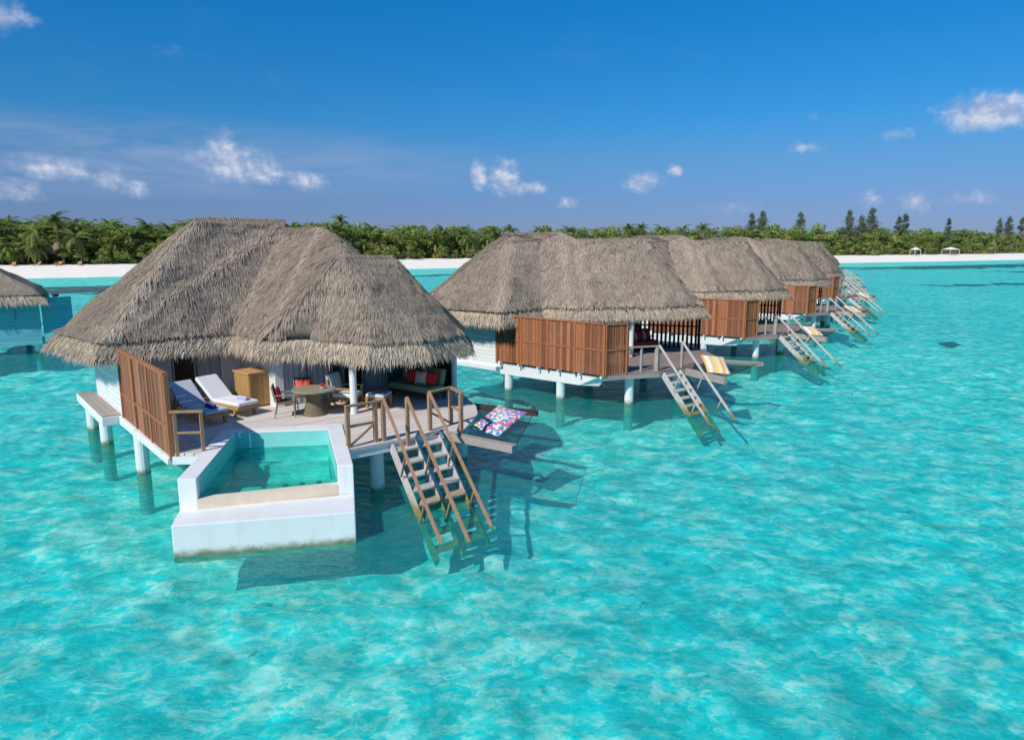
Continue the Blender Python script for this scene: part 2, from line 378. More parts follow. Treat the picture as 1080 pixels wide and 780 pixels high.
# ------------------------------------------------------------------ seabed, sea, beach, land
SHORE = [(-900, 60), (-420, 78), (-240, 92), (-140, 108), (-92, 123), (-55, 148), (-24, 176), (20, 205), (70, 222), (112, 234), (164, 260), (222, 293), (320, 370), (520, 560), (800, 900)]
def shore_frames():
    fr = []
    P = [Vector(p) for p in SHORE]
    # resample smoothly
    Q = []
    for i in range(len(P) - 1):
        p0 = P[max(i - 1, 0)]; p1 = P[i]; p2 = P[i + 1]; p3 = P[min(i + 2, len(P) - 1)]
        for k in range(10):
            t = k / 10
            Q.append(.5 * ((2 * p1) + (p2 - p0) * t + (2 * p0 - 5 * p1 + 4 * p2 - p3) * t * t + (3 * p1 - p0 - 3 * p2 + p3) * t ** 3))
    Q.append(P[-1])
    for i, q in enumerate(Q):
        d = (Q[min(i + 1, len(Q) - 1)] - Q[max(i - 1, 0)]).normalized()
        nrm = Vector((-d.y, d.x))       # inland
        fr.append((q, d, nrm))
    return fr
SF = shore_frames()
def shore_dist(x, y):
    p = Vector((x, y)); best = 1e9; sg = 0
    for q, d, n in SF:
        r = p - q; L = r.length
        if L < best: best = L; sg = r.dot(n)
    return sg if abs(sg) < best * 1.01 else math.copysign(best, sg)

def seabed():
    m = bpy.data.materials.new('seabed_sand'); m.use_nodes = True
    t = NT(m.node_tree); t.n.clear()
    out = t.new('ShaderNodeOutputMaterial'); p = t.new('ShaderNodeBsdfPrincipled'); t.l.new(p.outputs[0], out.inputs[0])
    g = t.new('ShaderNodeNewGeometry'); pos = g.outputs['Position']
    a = t.noise(t.mapv(pos, (1, 1.15, 1), rot=(0, 0, R(20))), 1.2, 4, .62, .4)
    b = t.noise(t.mapv(pos, (1, 1.2, 1), rot=(0, 0, R(-35))), 2.1, 4, .62, .4)
    big = t.noise(pos, .10, 4, .6, .6)
    sandy = t.step(t.math('ADD', t.math('MULTIPLY', a, .6), t.math('MULTIPLY', b, .4)), .33, .66)
    c = t.mix(sandy, (.32, .52, .47, 1), (.96, .95, .88, 1))
    c = t.mix(t.math('MULTIPLY', t.step(big, .40, .70), .20), c, (.50, .68, .62, 1))
    rub = t.noise(pos, 1.5, 5, .66, .4)
    c = t.mix(t.math('MULTIPLY', t.step(rub, .63, .74), .7), c, (.17, .17, .10, 1))
    at = t.new('ShaderNodeAttribute'); at.attribute_name = 'grass'
    gn = t.noise(t.mapv(pos, (1, 1, 1)), .12, 5, .65)
    gr = t.step(t.math('ADD', at.outputs['Fac'], t.math('MULTIPLY', t.math('SUBTRACT', gn, .5), .9)), .42, .62)
    c = t.mix(t.math('MULTIPLY', gr, .97), c, (.006, .03, .045, 1))
    t.put(p.inputs['Base Color'], c); p.inputs['Roughness'].default_value = 1; p.inputs['Specular IOR Level'].default_value = 0
    bpn = t.new('ShaderNodeBump'); bpn.inputs['Distance'].default_value = .12; bpn.inputs['Strength'].default_value = .5
    t.put(bpn.inputs['Height'], t.math('ADD', t.math('MULTIPLY', b, .5), a)); t.l.new(bpn.outputs[0], p.inputs['Normal'])
    # polar sheet round the viewpoint, out to beyond the horizon
    nr, na = 190, 220
    vs, gs = [], []
    PATCH = [(-58, 109, 14, 3.2), (-44, 118, 12, 3), (92, 128, 26, 3.0), (112, 123, 18, 2.5), (26, 78, .1, .1), (32.5, 50.5, 1.6, .8), (150, 190, 30, 6)]
    for i in range(nr + 1):
        r = 3 * (9000 / 3) ** (i / nr)
        for j in range(na + 1):
            th = R(-80 + 160 * j / na)
            x, y = r * math.sin(th), r * math.cos(th)
            s = shore_dist(x, y) if 60 < r < 900 else (-200 if r <= 60 else -200)
            d = -1.15 - .22 * noise.noise((x * .13, y * .13, 1)) - .14 * noise.noise((x * .5, y * .5, 4)) - .13 * noise.noise((x * 1.1, y * 1.1, 9))
            if s > -14: d = d * max(0, min(1, -s / 14)) - .35
            if s > 0: d = -.6
            if -29 < x < 31 and 5 < y < 49: d -= .45
            v = 0.
            if -34 < s < -9 and x > 30:
                v = max(v, min(1, (s + 34) / 6, (-9 - s) / 3) * (.75 + .25 * math.sin(x * .05)))
            for (px, py, a_, b_) in PATCH:
                if a_ < .2: continue
                # patches lie along the shore
                e = ((x - px) / a_) ** 2 + ((y - py - (x - px) * (.25 if px > 0 else .45)) / b_) ** 2
                v = max(v, .95 * (1 - e * .55) if e < 1.8 else 0)
            vs.append((x, y, d)); gs.append(max(0., v))
    fs = [(i * (na + 1) + j, i * (na + 1) + j + 1, (i + 1) * (na + 1) + j + 1, (i + 1) * (na + 1) + j) for i in range(nr) for j in range(na)]
    me = bpy.data.meshes.new('seabed'); me.from_pydata(vs, [], [tuple(reversed(f)) for f in fs]); me.materials.append(m)
    at = me.attributes.new('grass', 'FLOAT', 'POINT'); at.data.foreach_set('value', gs)
    me.polygons.foreach_set('use_smooth', [True] * len(me.polygons))
    o = bpy.data.objects.new('seabed', me); COL.objects.link(o); tag(o, kind='structure')
    # the sand flat round the near villas; finer relief added to break up cast shadows
    x0, x1, y0, y1, st = -31, 33, 4, 51, .17
    nx, ny = int((x1 - x0) / st), int((y1 - y0) / st); vs = []
    for j in range(ny + 1):
        for i in range(nx + 1):
            x, y = x0 + i * st, y0 + j * st
            e = min(x - x0, x1 - x, y - y0, y1 - y); s_ = min(1, e / 3.)
            z = -1.12 + .12 * noise.noise((x * .2, y * .2, 1)) + .17 * noise.noise((x * .75, y * .75, 5)) + .085 * noise.noise((x * 1.7, y * 1.7, 2)) + .03 * noise.noise((x * 4, y * 4, 7))
            vs.append((x, y, z * s_ - 1.95 * (1 - s_)))
    fs = [(j * (nx + 1) + i, j * (nx + 1) + i + 1, (j + 1) * (nx + 1) + i + 1, (j + 1) * (nx + 1) + i) for j in range(ny) for i in range(nx)]
    me = bpy.data.meshes.new('sand_flat'); me.from_pydata(vs, [], fs); me.materials.append(m)
    me.polygons.foreach_set('use_smooth', [True] * len(me.polygons))
    o = bpy.data.objects.new('seabed', me); COL.objects.link(o); tag(o, kind='structure')
seabed()
b = MB(); n = 96
b.poly([(9000 * math.sin(2 * math.pi * i / n), 9000 * math.cos(2 * math.pi * i / n), 0) for i in range(n)])
tag(b.build('sea_water', M['sea_water']), kind='structure')

def beach():
    prof = [(-14, -.9), (-5, -.28), (0, .0), (3, .28), (8, .75), (14, 1.35), (20, 1.75), (26, 1.95)]
    b = MB(); k = len(prof)
    vs = []
    for q, d, n in SF:
        wig = .9 * noise.noise((q.x * .03, q.y * .03, 3))
        for s, z in prof:
            p = q + n * (s + wig); vs.append((p.x, p.y, z + .10 * noise.noise((p.x * .15, p.y * .15, 0))))
    fs = [(i * k + j, i * k + j + 1, (i + 1) * k + j + 1, (i + 1) * k + j) for i in range(len(SF) - 1) for j in range(k - 1)]
    b.add(vs, fs); tag(b.build('beach', M['sand'], smooth=True), kind='structure')
    b = MB(); vs = []
    prof = [(25, 1.90), (40, 2.1), (70, 2.6), (110, 5.2), (150, 5.7), (400, 5.7)]; k = len(prof)
    for q, d, n in SF:
        for s, z in prof:
            p = q + n * s; vs.append((p.x, p.y, z))
    b.add(vs, [(i * k + j, i * k + j + 1, (i + 1) * k + j + 1, (i + 1) * k + j) for i in range(len(SF) - 1) for j in range(k - 1)])
    tag(b.build('island_soil', M['soil']), kind='structure')
beach()

# ------------------------------------------------------------------ thatched roofs
def thatch_roof(name, V, faces, eave, parent, dens, fr_dens, seed, sub=.55, blade=(.27, .019), hips=()):
    """V: dict of (u,v,z); faces: tuples of names; eave: ordered outline names where the fringe hangs (closed)."""
    rnd = random.Random(seed); ez = sum(V[k][2] for k in eave) / len(eave)
    bm = bmesh.new(); bv = {k: bm.verts.new((p[0], -p[1], p[2])) for k, p in V.items()}
    for f in faces:
        try: bm.faces.new([bv[k] for k in f])
        except ValueError: pass
    bmesh.ops.triangulate(bm, faces=bm.faces[:])
    for _ in range(6):
        es = [e for e in bm.edges if e.calc_length() > sub]
        if not es: break
        bmesh.ops.subdivide_edges(bm, edges=es, cuts=1, use_grid_fill=False)
        bmesh.ops.triangulate(bm, faces=bm.faces[:])
    bnd = {v for e in bm.edges if e.is_boundary for v in e.verts}
    inner = [v for v in bm.verts if v not in bnd]
    bmesh.ops.recalc_face_normals(bm, faces=bm.faces[:])
    if sum(f.normal.z for f in bm.faces) < 0: bmesh.ops.reverse_faces(bm, faces=bm.faces[:])
    for _ in range(3): bmesh.ops.smooth_vert(bm, verts=inner, factor=.28, use_axis_x=True, use_axis_y=True, use_axis_z=True)
    bm.normal_update()
    for v in inner:
        v.co += v.normal * (.09 * noise.noise(v.co * .9 + Vector((seed, 0, 0))) + .05 * noise.noise(v.co * 2.6))
    bm.normal_update()
    # blades laid down the slope; highlights along the hips are painted into their tint
    hl = [(Vector((V[a][0], -V[a][1], V[a][2])), Vector((V[b_][0], -V[b_][1], V[b_][2]))) for a, b_ in hips]
    def hipness(p):
        best = 9
        for a, b_ in hl:
            d = b_ - a; t = max(0, min(1, (p - a).dot(d) / d.length_squared)); best = min(best, (p - a - d * t).length)
        return max(0, 1 - best / .42)
    B = MB()
    for f in bm.faces:
        nrm = f.normal.copy()
        if nrm.z < .05: continue
        A = f.calc_area(); n = dens * A; n = int(n) + (rnd.random() < n - int(n))
        a_, b_, c_ = [v.co for v in f.verts]
        dn = Vector((nrm.x * nrm.z, nrm.y * nrm.z, -(nrm.x ** 2 + nrm.y ** 2)))
        if dn.length < 1e-4: continue
        dn.normalize(); sdv = nrm.cross(dn)
        for _ in range(n):
            r1, r2 = rnd.random(), rnd.random()
            if r1 + r2 > 1: r1, r2 = 1 - r1, 1 - r2
            p = a_ + (b_ - a_) * r1 + (c_ - a_) * r2
            L = blade[0] * rnd.uniform(.6, 1.35); wd = blade[1] * rnd.uniform(.6, 1.4)
            d = (dn + sdv * rnd.gauss(0, .10)).normalized()
            s_ = nrm.cross(d) * wd / 2
            lift = rnd.uniform(.003, .028); lim = ez - .08 + rnd.uniform(-.08, .05)
            if p.z + d.z * L < lim: L = max(.04, (lim - p.z) / min(-.05, d.z)) if p.z > lim else .04
            big = noise.noise(p * .55 + Vector((seed * 3.1, 0, 0))) * .16 + noise.noise(Vector((p.x * 2.1, p.y * 2.1, p.z * .5 + seed))) * .13
            g = max(.45, rnd.gauss(.98, .19) + big + .30 * hipness(p)); wm = rnd.uniform(-.05, .06)
            c = (g * (1 + wm), g, g * (1 - wm))
            p0 = p + nrm * .004; p1 = p + d * L + nrm * lift; pm = p + d * L * .55 + nrm * (lift * .75 + .01)
            B.add([p0 - s_, p0 + s_, pm + s_ * .9, pm - s_ * .9, p1], [(0, 1, 2, 3), (3, 2, 4)], c)
    me = bpy.data.meshes.new('roof'); 
    for f in bm.faces: f.smooth = True
    bm.to_mesh(me)
    at = me.color_attributes.new('tint', 'FLOAT_COLOR', 'CORNER'); at.data.foreach_set('color', [1.0] * (4 * len(me.loops)))
    bm.free()
    me.materials.append(M['thatch'])
    roof = bpy.data.objects.new('roof', me); COL.objects.link(roof); roof.parent = parent
    sm = roof.modifiers.new('thick', 'SOLIDIFY'); sm.thickness = .13; sm.offset = -1
    B.build('thatch_layer', M['thatch_blade'], roof)
    # the eave: a slanting skirt of loose ends under the cut edge
    pts = [Vector((V[k][0], -V[k][1], V[k][2])) for k in eave]
    n = len(pts)
    ctr = sum(pts, Vector()) / n
    outs = []
    for i in range(n):
        d1 = (pts[i] - pts[i - 1]); d2 = (pts[(i + 1) % n] - pts[i]); d1.z = d2.z = 0
        d1.normalize(); d2.normalize()
        n1, n2 = Vector((d1.y, -d1.x, 0)), Vector((d2.y, -d2.x, 0))
        o = (n1 + n2).normalized()
        if sum((pts[k].x - pts[k - 1].x) * (pts[k].y + pts[k - 1].y) for k in range(n)) > 0: o = -o
        sc = 1 / max(.6, abs(o.dot(n1)))
        outs.append(o * sc)
    U_ = MB(); F = MB()
    for i in range(n):
        j = (i + 1) % n
        a_, b_, oa, ob = pts[i], pts[j], outs[i], outs[j]
        L = (b_ - a_).length; ns = max(2, int(L / .25))
        for k in range(ns):
            t0, t1 = k / ns, (k + 1) / ns
            p0, p1 = a_.lerp(b_, t0), a_.lerp(b_, t1); q0, q1 = oa.lerp(ob, t0), oa.lerp(ob, t1)
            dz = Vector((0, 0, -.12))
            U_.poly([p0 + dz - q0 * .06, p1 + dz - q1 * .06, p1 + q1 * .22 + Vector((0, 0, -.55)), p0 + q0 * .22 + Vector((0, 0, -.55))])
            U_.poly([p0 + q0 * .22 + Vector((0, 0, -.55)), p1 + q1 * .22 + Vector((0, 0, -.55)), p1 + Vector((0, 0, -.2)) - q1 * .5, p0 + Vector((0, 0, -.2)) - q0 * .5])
        nb = int(L * fr_dens)
        for k in range(nb):
            t = rnd.random(); q = oa.lerp(ob, t); p = a_.lerp(b_, t)
            lay = rnd.random()                         # where on the skirt it is tied
            p = p + Vector((0, 0, -.085 - .32 * lay)) + q * (-.04 + .17 * lay)
            ln = rnd.uniform(.24, .44) * (1 + .25 * noise.noise(p * 1.7))
            if rnd.random() < .05: ln *= 1.35
            along = (b_ - a_).normalized()
            d = (Vector((0, 0, -1)) + q * rnd.uniform(.30, .85) + along * rnd.gauss(0, .22)).normalized()
            wd = rnd.uniform(.008, .021); s_ = (along + q * rnd.uniform(-.4, .4)).normalized() * wd
            g = max(.4, rnd.gauss(.98, .22)); wm = rnd.uniform(-.07, .07)
            c = (g * (1 + wm), g, g * (1 - wm) * .97)
            pm = p + d * ln * .55 + q * .03; e = p + d * ln
            F.add([p - s_, p + s_, pm + s_ * .8, pm - s_ * .8, e], [(0, 1, 2, 3), (3, 2, 4)], c)
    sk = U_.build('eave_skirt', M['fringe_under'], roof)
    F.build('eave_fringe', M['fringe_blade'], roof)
    return roof
def ridge_cap(roof, V, pairs, seed):
    rnd = random.Random(seed)
    for a, b_ in pairs:
        p = Vector((V[a][0], -V[a][1], V[a][2] - .02)); q = Vector((V[b_][0], -V[b_][1], V[b_][2] - .02))
        d = (q - p).normalized(); s_ = d.cross(Vector((0, 0, 1))).normalized()
        m = MB(); N = 40
        prev = None
        for k in range(N + 1):
            c = p.lerp(q, k / N) + Vector((0, 0, .03 * noise.noise(p * 3 + Vector((k, seed, 0)))))
            ring = [c + s_ * x + Vector((0, 0, z)) for x, z in ((-.26, -.36), (-.18, -.15), (-.08, -.06), (.08, -.06), (.18, -.15), (.26, -.36))]
            if prev:
                g = rnd.uniform(.97, 1.03)
                for i in range(5): m.poly([prev[i], prev[i + 1], ring[i + 1], ring[i]], (g, g, g))
            prev = ring
        o = m.build('ridge_cap', M['thatch'], roof, smooth=True)
        sm = o.modifiers.new('thick', 'SOLIDIFY'); sm.thickness = .06; sm.offset = -1

def boards(name, p0, p1, z0, z1, parent, mt='wood_screen', bw=.15, th=.035, gap=.006, seed=1, rails=(0.04,), posts=0, rail_mat=None, gapw=None):
    """a boarded screen: separate boards, a top rail, cross rails and posts behind"""
    rnd = random.Random(seed)
    a, b_ = Vector((*p0, 0)), Vector((*p1, 0)); L = (b_ - a).length; d = (b_ - a).normalized(); nn = Vector((-d.y, d.x, 0))
    m = MB(); n = max(1, round(L / bw)); w_ = L / n
    for i in range(n):
        g = rnd.choice((.62, .85, 1.0, 1.1, 1.3)) * rnd.uniform(.85, 1.12); r_ = rnd.uniform(.92, 1.05)
        s0 = a + d * (i * w_ + gap) + nn * rnd.uniform(-.006, .006); s1 = a + d * ((i + 1) * w_ - (gapw if gapw else gap)) + nn * rnd.uniform(-.006, .006)
        q = [(s0 - nn * th / 2), (s1 - nn * th / 2), (s1 + nn * th / 2), (s0 + nn * th / 2)]
        m.prism([(x.x, x.y) for x in q], z0, z1 - .02, (g * r_, g, g / r_))
    scr = m.build(name, M[mt], parent, True)
    t = MB(); t.wall(p0, p1, z1 - .018, z1 + .035, .11, (1.05, 1.1, 1.1)); t.build('top_rail', M[rail_mat or mt], scr, True)
    for k in rails:
        if k > .1:
            t = MB(); t.wall(p0, p1, z0 + k - .03, z0 + k + .03, .085, (1.0, 1.0, .95)); t.build('cross_rail', M[rail_mat or mt], scr, True)
    for i in range(posts):
        q = a + d * (L * i / max(1, posts - 1)); t = MB(); t.box(q.x - .05, q.x + .05, q.y - .05, q.y + .05, z0 - .06, z1 - .02, (1.02, 1.05, 1.0)); t.build('screen_post', M[rail_mat or mt], scr, True)
    return scr

def stairs(parent, c0, c1, dirv, slope, z0, ztop_z, zend, steps, rail_z, rails, mid=True, width_dir=None, rail_mat='wood_rail'):
    """c0,c1: left and right top corners (u,v); dirv: plan direction down; rails: list of (top uv, z0, length)"""
    d = Vector((*dirv, 0)).normalized(); a, b_ = Vector((*c0, 0)), Vector((*c1, 0))
    run = (ztop_z - zend) / slope
    st = MB()
    root = None
    fr = [0, 1] + ([.5] if mid else [])
    m = MB(); p = a; m.bar(p + Vector((0, 0, ztop_z)), p + d * run + Vector((0, 0, zend)), .06, .24)
    root = m.build('staircase', M['step_wood'], parent, True)
    for f in fr[1:]:
        p = a.lerp(b_, f); m = MB(); m.bar(p + Vector((0, 0, ztop_z)), p + d * run + Vector((0, 0, zend)), .06, .24); m.build('stringer', M['step_wood'], root, True)
    for i in range(steps):
        f = (i + .35) / steps; z = ztop_z + .05 + (zend - ztop_z) * f; o = d * (run * f)
        m = MB(); g = jit(.85, 1.1)
        p0, p1 = a + o, b_ + o
        q = [p0 - d * .15, p1 - d * .15, p1 + d * .15, p0 + d * .15]
        m.prism([(x.x, x.y) for x in q], z - .04, z, (g, g, g)); m.build('tread', M['step_wood'], root, True)
    for (pt, z_hi, rlen, tilt) in rails:
        p = Vector((*pt, z_hi)); e = p + d * rlen + Vector((0, 0, -rlen * tilt))
        m = MB(); m.bar(p, e, .055, .07, (1, 1, 1)); h = m.build('handrail', M[rail_mat], root, True)
        for k in (.42, .74):
            q = p.lerp(e, k); m = MB(); dn = q - Vector((0, 0, .62)) - d * .35
            m.bar(q, dn, .04, .04); m.build('baluster', M[rail_mat], h, True)
    return root

# ------------------------------------------------------------------ the villas
class Frame:
    """plan axes of a villa: u along its sea front, v out to sea"""
    def __init__(s, ang, o): s.a = R(ang); s.U = (math.sin(s.a), math.cos(s.a)); s.V = (math.cos(s.a), -math.sin(s.a)); s.o = o
    def w(s, u, v, z=0): return (s.o[0] + u * s.U[0] + v * s.V[0], s.o[1] + u * s.U[1] + v * s.V[1], z)
    def rz(s): return math.pi / 2 - s.a
    def heading(s, u, v):           # world rotation that turns local +Y to the plan direction (u, v)
        x = u * s.U[0] + v * s.V[0]; y = u * s.U[1] + v * s.V[1]
        return math.atan2(y, x) - math.pi / 2
DZ = 1.28
FA = Frame(50, (-7.81, 15.32)); FB = Frame(40.5, (3.41, 25.15))

def stilt(u, v, ztop, parent, r=.17):
    m = MB(); m.tube((u, v, -1.6), (u, v, ztop), r * 1.04, r, 16)
    return m.build('stilt', M['white_paint'], parent, True, smooth=False)
def part(name, mt, parent, fn, **kw):
    m = MB(); fn(m); return m.build(name, M[mt], parent, True, **kw)

def french_windows(p0, p1, z0, z1, parent, n, seed, kinds):
    """bays of glass or curtain with frames along a wall line"""
    a, b_ = Vector(p0), Vector(p1)
    for i in range(n):
        q0, q1 = a.lerp(b_, (i + .03) / n), a.lerp(b_, (i + .97) / n)
        k = kinds[i % len(kinds)]
        d = (q1 - q0).normalized(); nn = Vector((d.y, -d.x))
        if k == 'wall': continue
        nm = {'c': 'window', 'g': 'window', 'd': 'door'}[k]
        fm = MB()
        for s0, s1 in ((q0, q0 + d * .06), (q1 - d * .06, q1)): fm.wall(tuple(s0), tuple(s1), z0, z1, .10)
        fm.wall(tuple(q0 + d * .06), tuple(q1 - d * .06), z1 - .07, z1, .10); fm.wall(tuple(q0 + d * .06), tuple(q1 - d * .06), z0, z0 + .06, .10)
        w_ = fm.build(nm, M['window_frame'], parent, True)
        if k == 'c':
            cm = MB(); L = (q1 - q0).length; N = max(8, int(L / .06)); pr = None
            for j in range(N + 1):
                t = .06 + (L - .12) * j / N; x = q0 + d * t - nn * (.02 + .022 * math.sin(j * 1.9) + .01 * math.sin(j * .7 + seed))
                if pr: cm.poly([(pr.x, pr.y, z0 + .06), (x.x, x.y, z0 + .06), (x.x, x.y, z1 - .07), (pr.x, pr.y, z1 - .07)])
                pr = x
            cm.build('curtain', M['curtain'], w_, True)
        elif k == 'g':
            gm = MB(); gm.wall(tuple(q0 + d * .06), tuple(q1 - d * .06), z0 + .06, z1 - .07, .02); gm.build('pane', M['window_glass'], w_, True)
        else:
            gm = MB(); gm.wall(tuple(q0 + d * .06), tuple(q1 - d * .06), z0 + .06, z1 - .07, .02); gm.build('opening_shade', M['opening_black'], w_, True)  # black sheet standing for the shade inside an opening

def net_part(parent, c, n=20, sag=.22):
    """hammock net slung between two beams; c: four corners (u,v,z) in order"""
    p = [Vector(q) for q in c]
    def at(s, t):
        q = p[0].lerp(p[1], t).lerp(p[3].lerp(p[2], t), s)
        return q - Vector((0, 0, sag * 16 * s * (1 - s) * t * (1 - t)))
    m = MB()
    for i in range(n + 1):
        for lines in (0, 1):
            pts = [at(i / n, k / 10) if lines else at(k / 10, i / n) for k in range(11)]
            r = .014 if i in (0, n) else .0045
            m.path(pts, [r] * 11, 4)
    return m.build('hammock_net', M['net'], parent, True), at

# ---- roof outlines (u, v, z)
RA = {'eBL': (-1.0, -9.2, 3.32), 'eFL': (-.42, -5.05, 3.36), 'val': (3.1, -4.9, 3.4), 'w2': (3.3, -2.8, 3.4), 'w3': (4.4, -2.1, 3.4), 'w4': (5.15, .05, 3.4), 'w5': (6.6, .45, 3.4), 'w6': (8.3, 0, 3.4), 'w7': (9.5, -1.7, 3.35), 'BR': (8.5, -9.8, 3.35),
      'RL': (2.9, -7.2, 6.95), 'RR': (5.8, -7.0, 6.95), 'r2L': (5.65, -6.5, 6.64), 'r2R': (6.1, -4.4, 6.66), 'r3L': (5.3, -1.75, 5.78), 'm3': (5.95, -1.85, 5.80), 'r3R': (7.0, -1.9, 5.76), 'r3k': (7.6, -2.1, 5.25), 'q': (7.3, -4.3, 4.8)}
FACA = [('eBL', 'eFL', 'RL'), ('eFL', 'val', 'r2L'), ('eFL', 'r2L', 'RR'), ('eFL', 'RR', 'RL'), ('val', 'w2', 'r2R'), ('val', 'r2R', 'r2L'),
        ('w2', 'w3', 'r3L'), ('w2', 'r3L', 'r2R'), ('r2R', 'r3L', 'm3'), ('w3', 'w4', 'r3L'), ('w4', 'w5', 'r3L'), ('w5', 'm3', 'r3L'), ('w5', 'r3R', 'm3'), ('w5', 'w6', 'r3R'), ('w6', 'r3k', 'r3R'), ('w6', 'w7', 'r3k'),
        ('r2R', 'm3', 'q'), ('m3', 'r3R', 'q'), ('r3R', 'r3k', 'q'), ('r3k', 'w7', 'q'), ('q', 'w7', 'BR'), ('r2R', 'q', 'BR'), ('r2L', 'r2R', 'BR'), ('RR', 'r2L', 'BR'), ('RL', 'RR', 'BR'), ('eBL', 'RL', 'BR')]
EAVA = ['eBL', 'eFL', 'val', 'w2', 'w3', 'w4', 'w5', 'w6', 'w7', 'BR']
RB = {'eBL': (-.9, -9.6, 3.33), 'eFL': (-.62, -4.55, 3.36), 'val': (1.7, -4.25, 3.44), 'hip': (2.1, -3.1, 3.45), 'v2': (2.6, -2.6, 3.45), 'e5': (5.4, -.6, 3.45), 'tip': (7.4, .3, 3.45), 'e8': (9.4, -2.4, 3.35), 'BR': (8.8, -9.8, 3.35),
      'gL': (2.2, -6.5, 6.32), 'gR': (3.75, -6.05, 6.32), 'mL': (4.2, -8.4, 6.64), 'mR': (4.3, -5.25, 6.68), 'wL': (4.55, -4.5, 6.36), 'wR': (7.1, -2.26, 6.38), 'q': (8.0, -5.5, 4.9)}
FACB = [('eBL', 'eFL', 'gL'), ('eBL', 'gL', 'mL'), ('eFL', 'val', 'gR'), ('eFL', 'gR', 'gL'), ('gL', 'gR', 'mL'), ('gR', 'mR', 'mL'), ('val', 'hip', 'mR'), ('val', 'mR', 'gR'), ('hip', 'v2', 'wL'), ('hip', 'wL', 'mR'),
        ('v2', 'e5', 'wL'), ('e5', 'wR', 'wL'), ('e5', 'tip', 'wR'), ('tip', 'e8', 'wR'), ('mR', 'wL', 'q'), ('wL', 'wR', 'q'), ('wR', 'e8', 'q'), ('mR', 'q', 'BR'), ('q', 'e8', 'BR'), ('mL', 'mR', 'BR'), ('eBL', 'mL', 'BR')]
EAVB = ['eBL', 'eFL', 'val', 'hip', 'v2', 'e5', 'tip', 'e8', 'BR']

def common_body(P, right_u, back_v=-9.0):
    """white block of rooms behind the terrace, its floor and side ledge"""
    part('side_wall', 'siding', P, lambda m: m.wall((0.05, back_v), (0.05, -5.08), .98, 3.42, .12))
    part('back_wall', 'siding', P, lambda m: m.wall((0.12, back_v + .06), (right_u, back_v + .06), .98, 3.42, .12))
    part('room_floor', 'white_wall', P, lambda m: m.prism([(.12, back_v + .13), (right_u - .1, back_v + .13), (right_u - .1, -5.95), (.12, -5.95)], 1.0, DZ - .01))
    part('ceiling', 'wood_brown', P, lambda m: m.prism([(.12, back_v + .13), (right_u - .1, back_v + .13), (right_u - .1, -6.2), (.12, -6.2)], 3.34, 3.4))

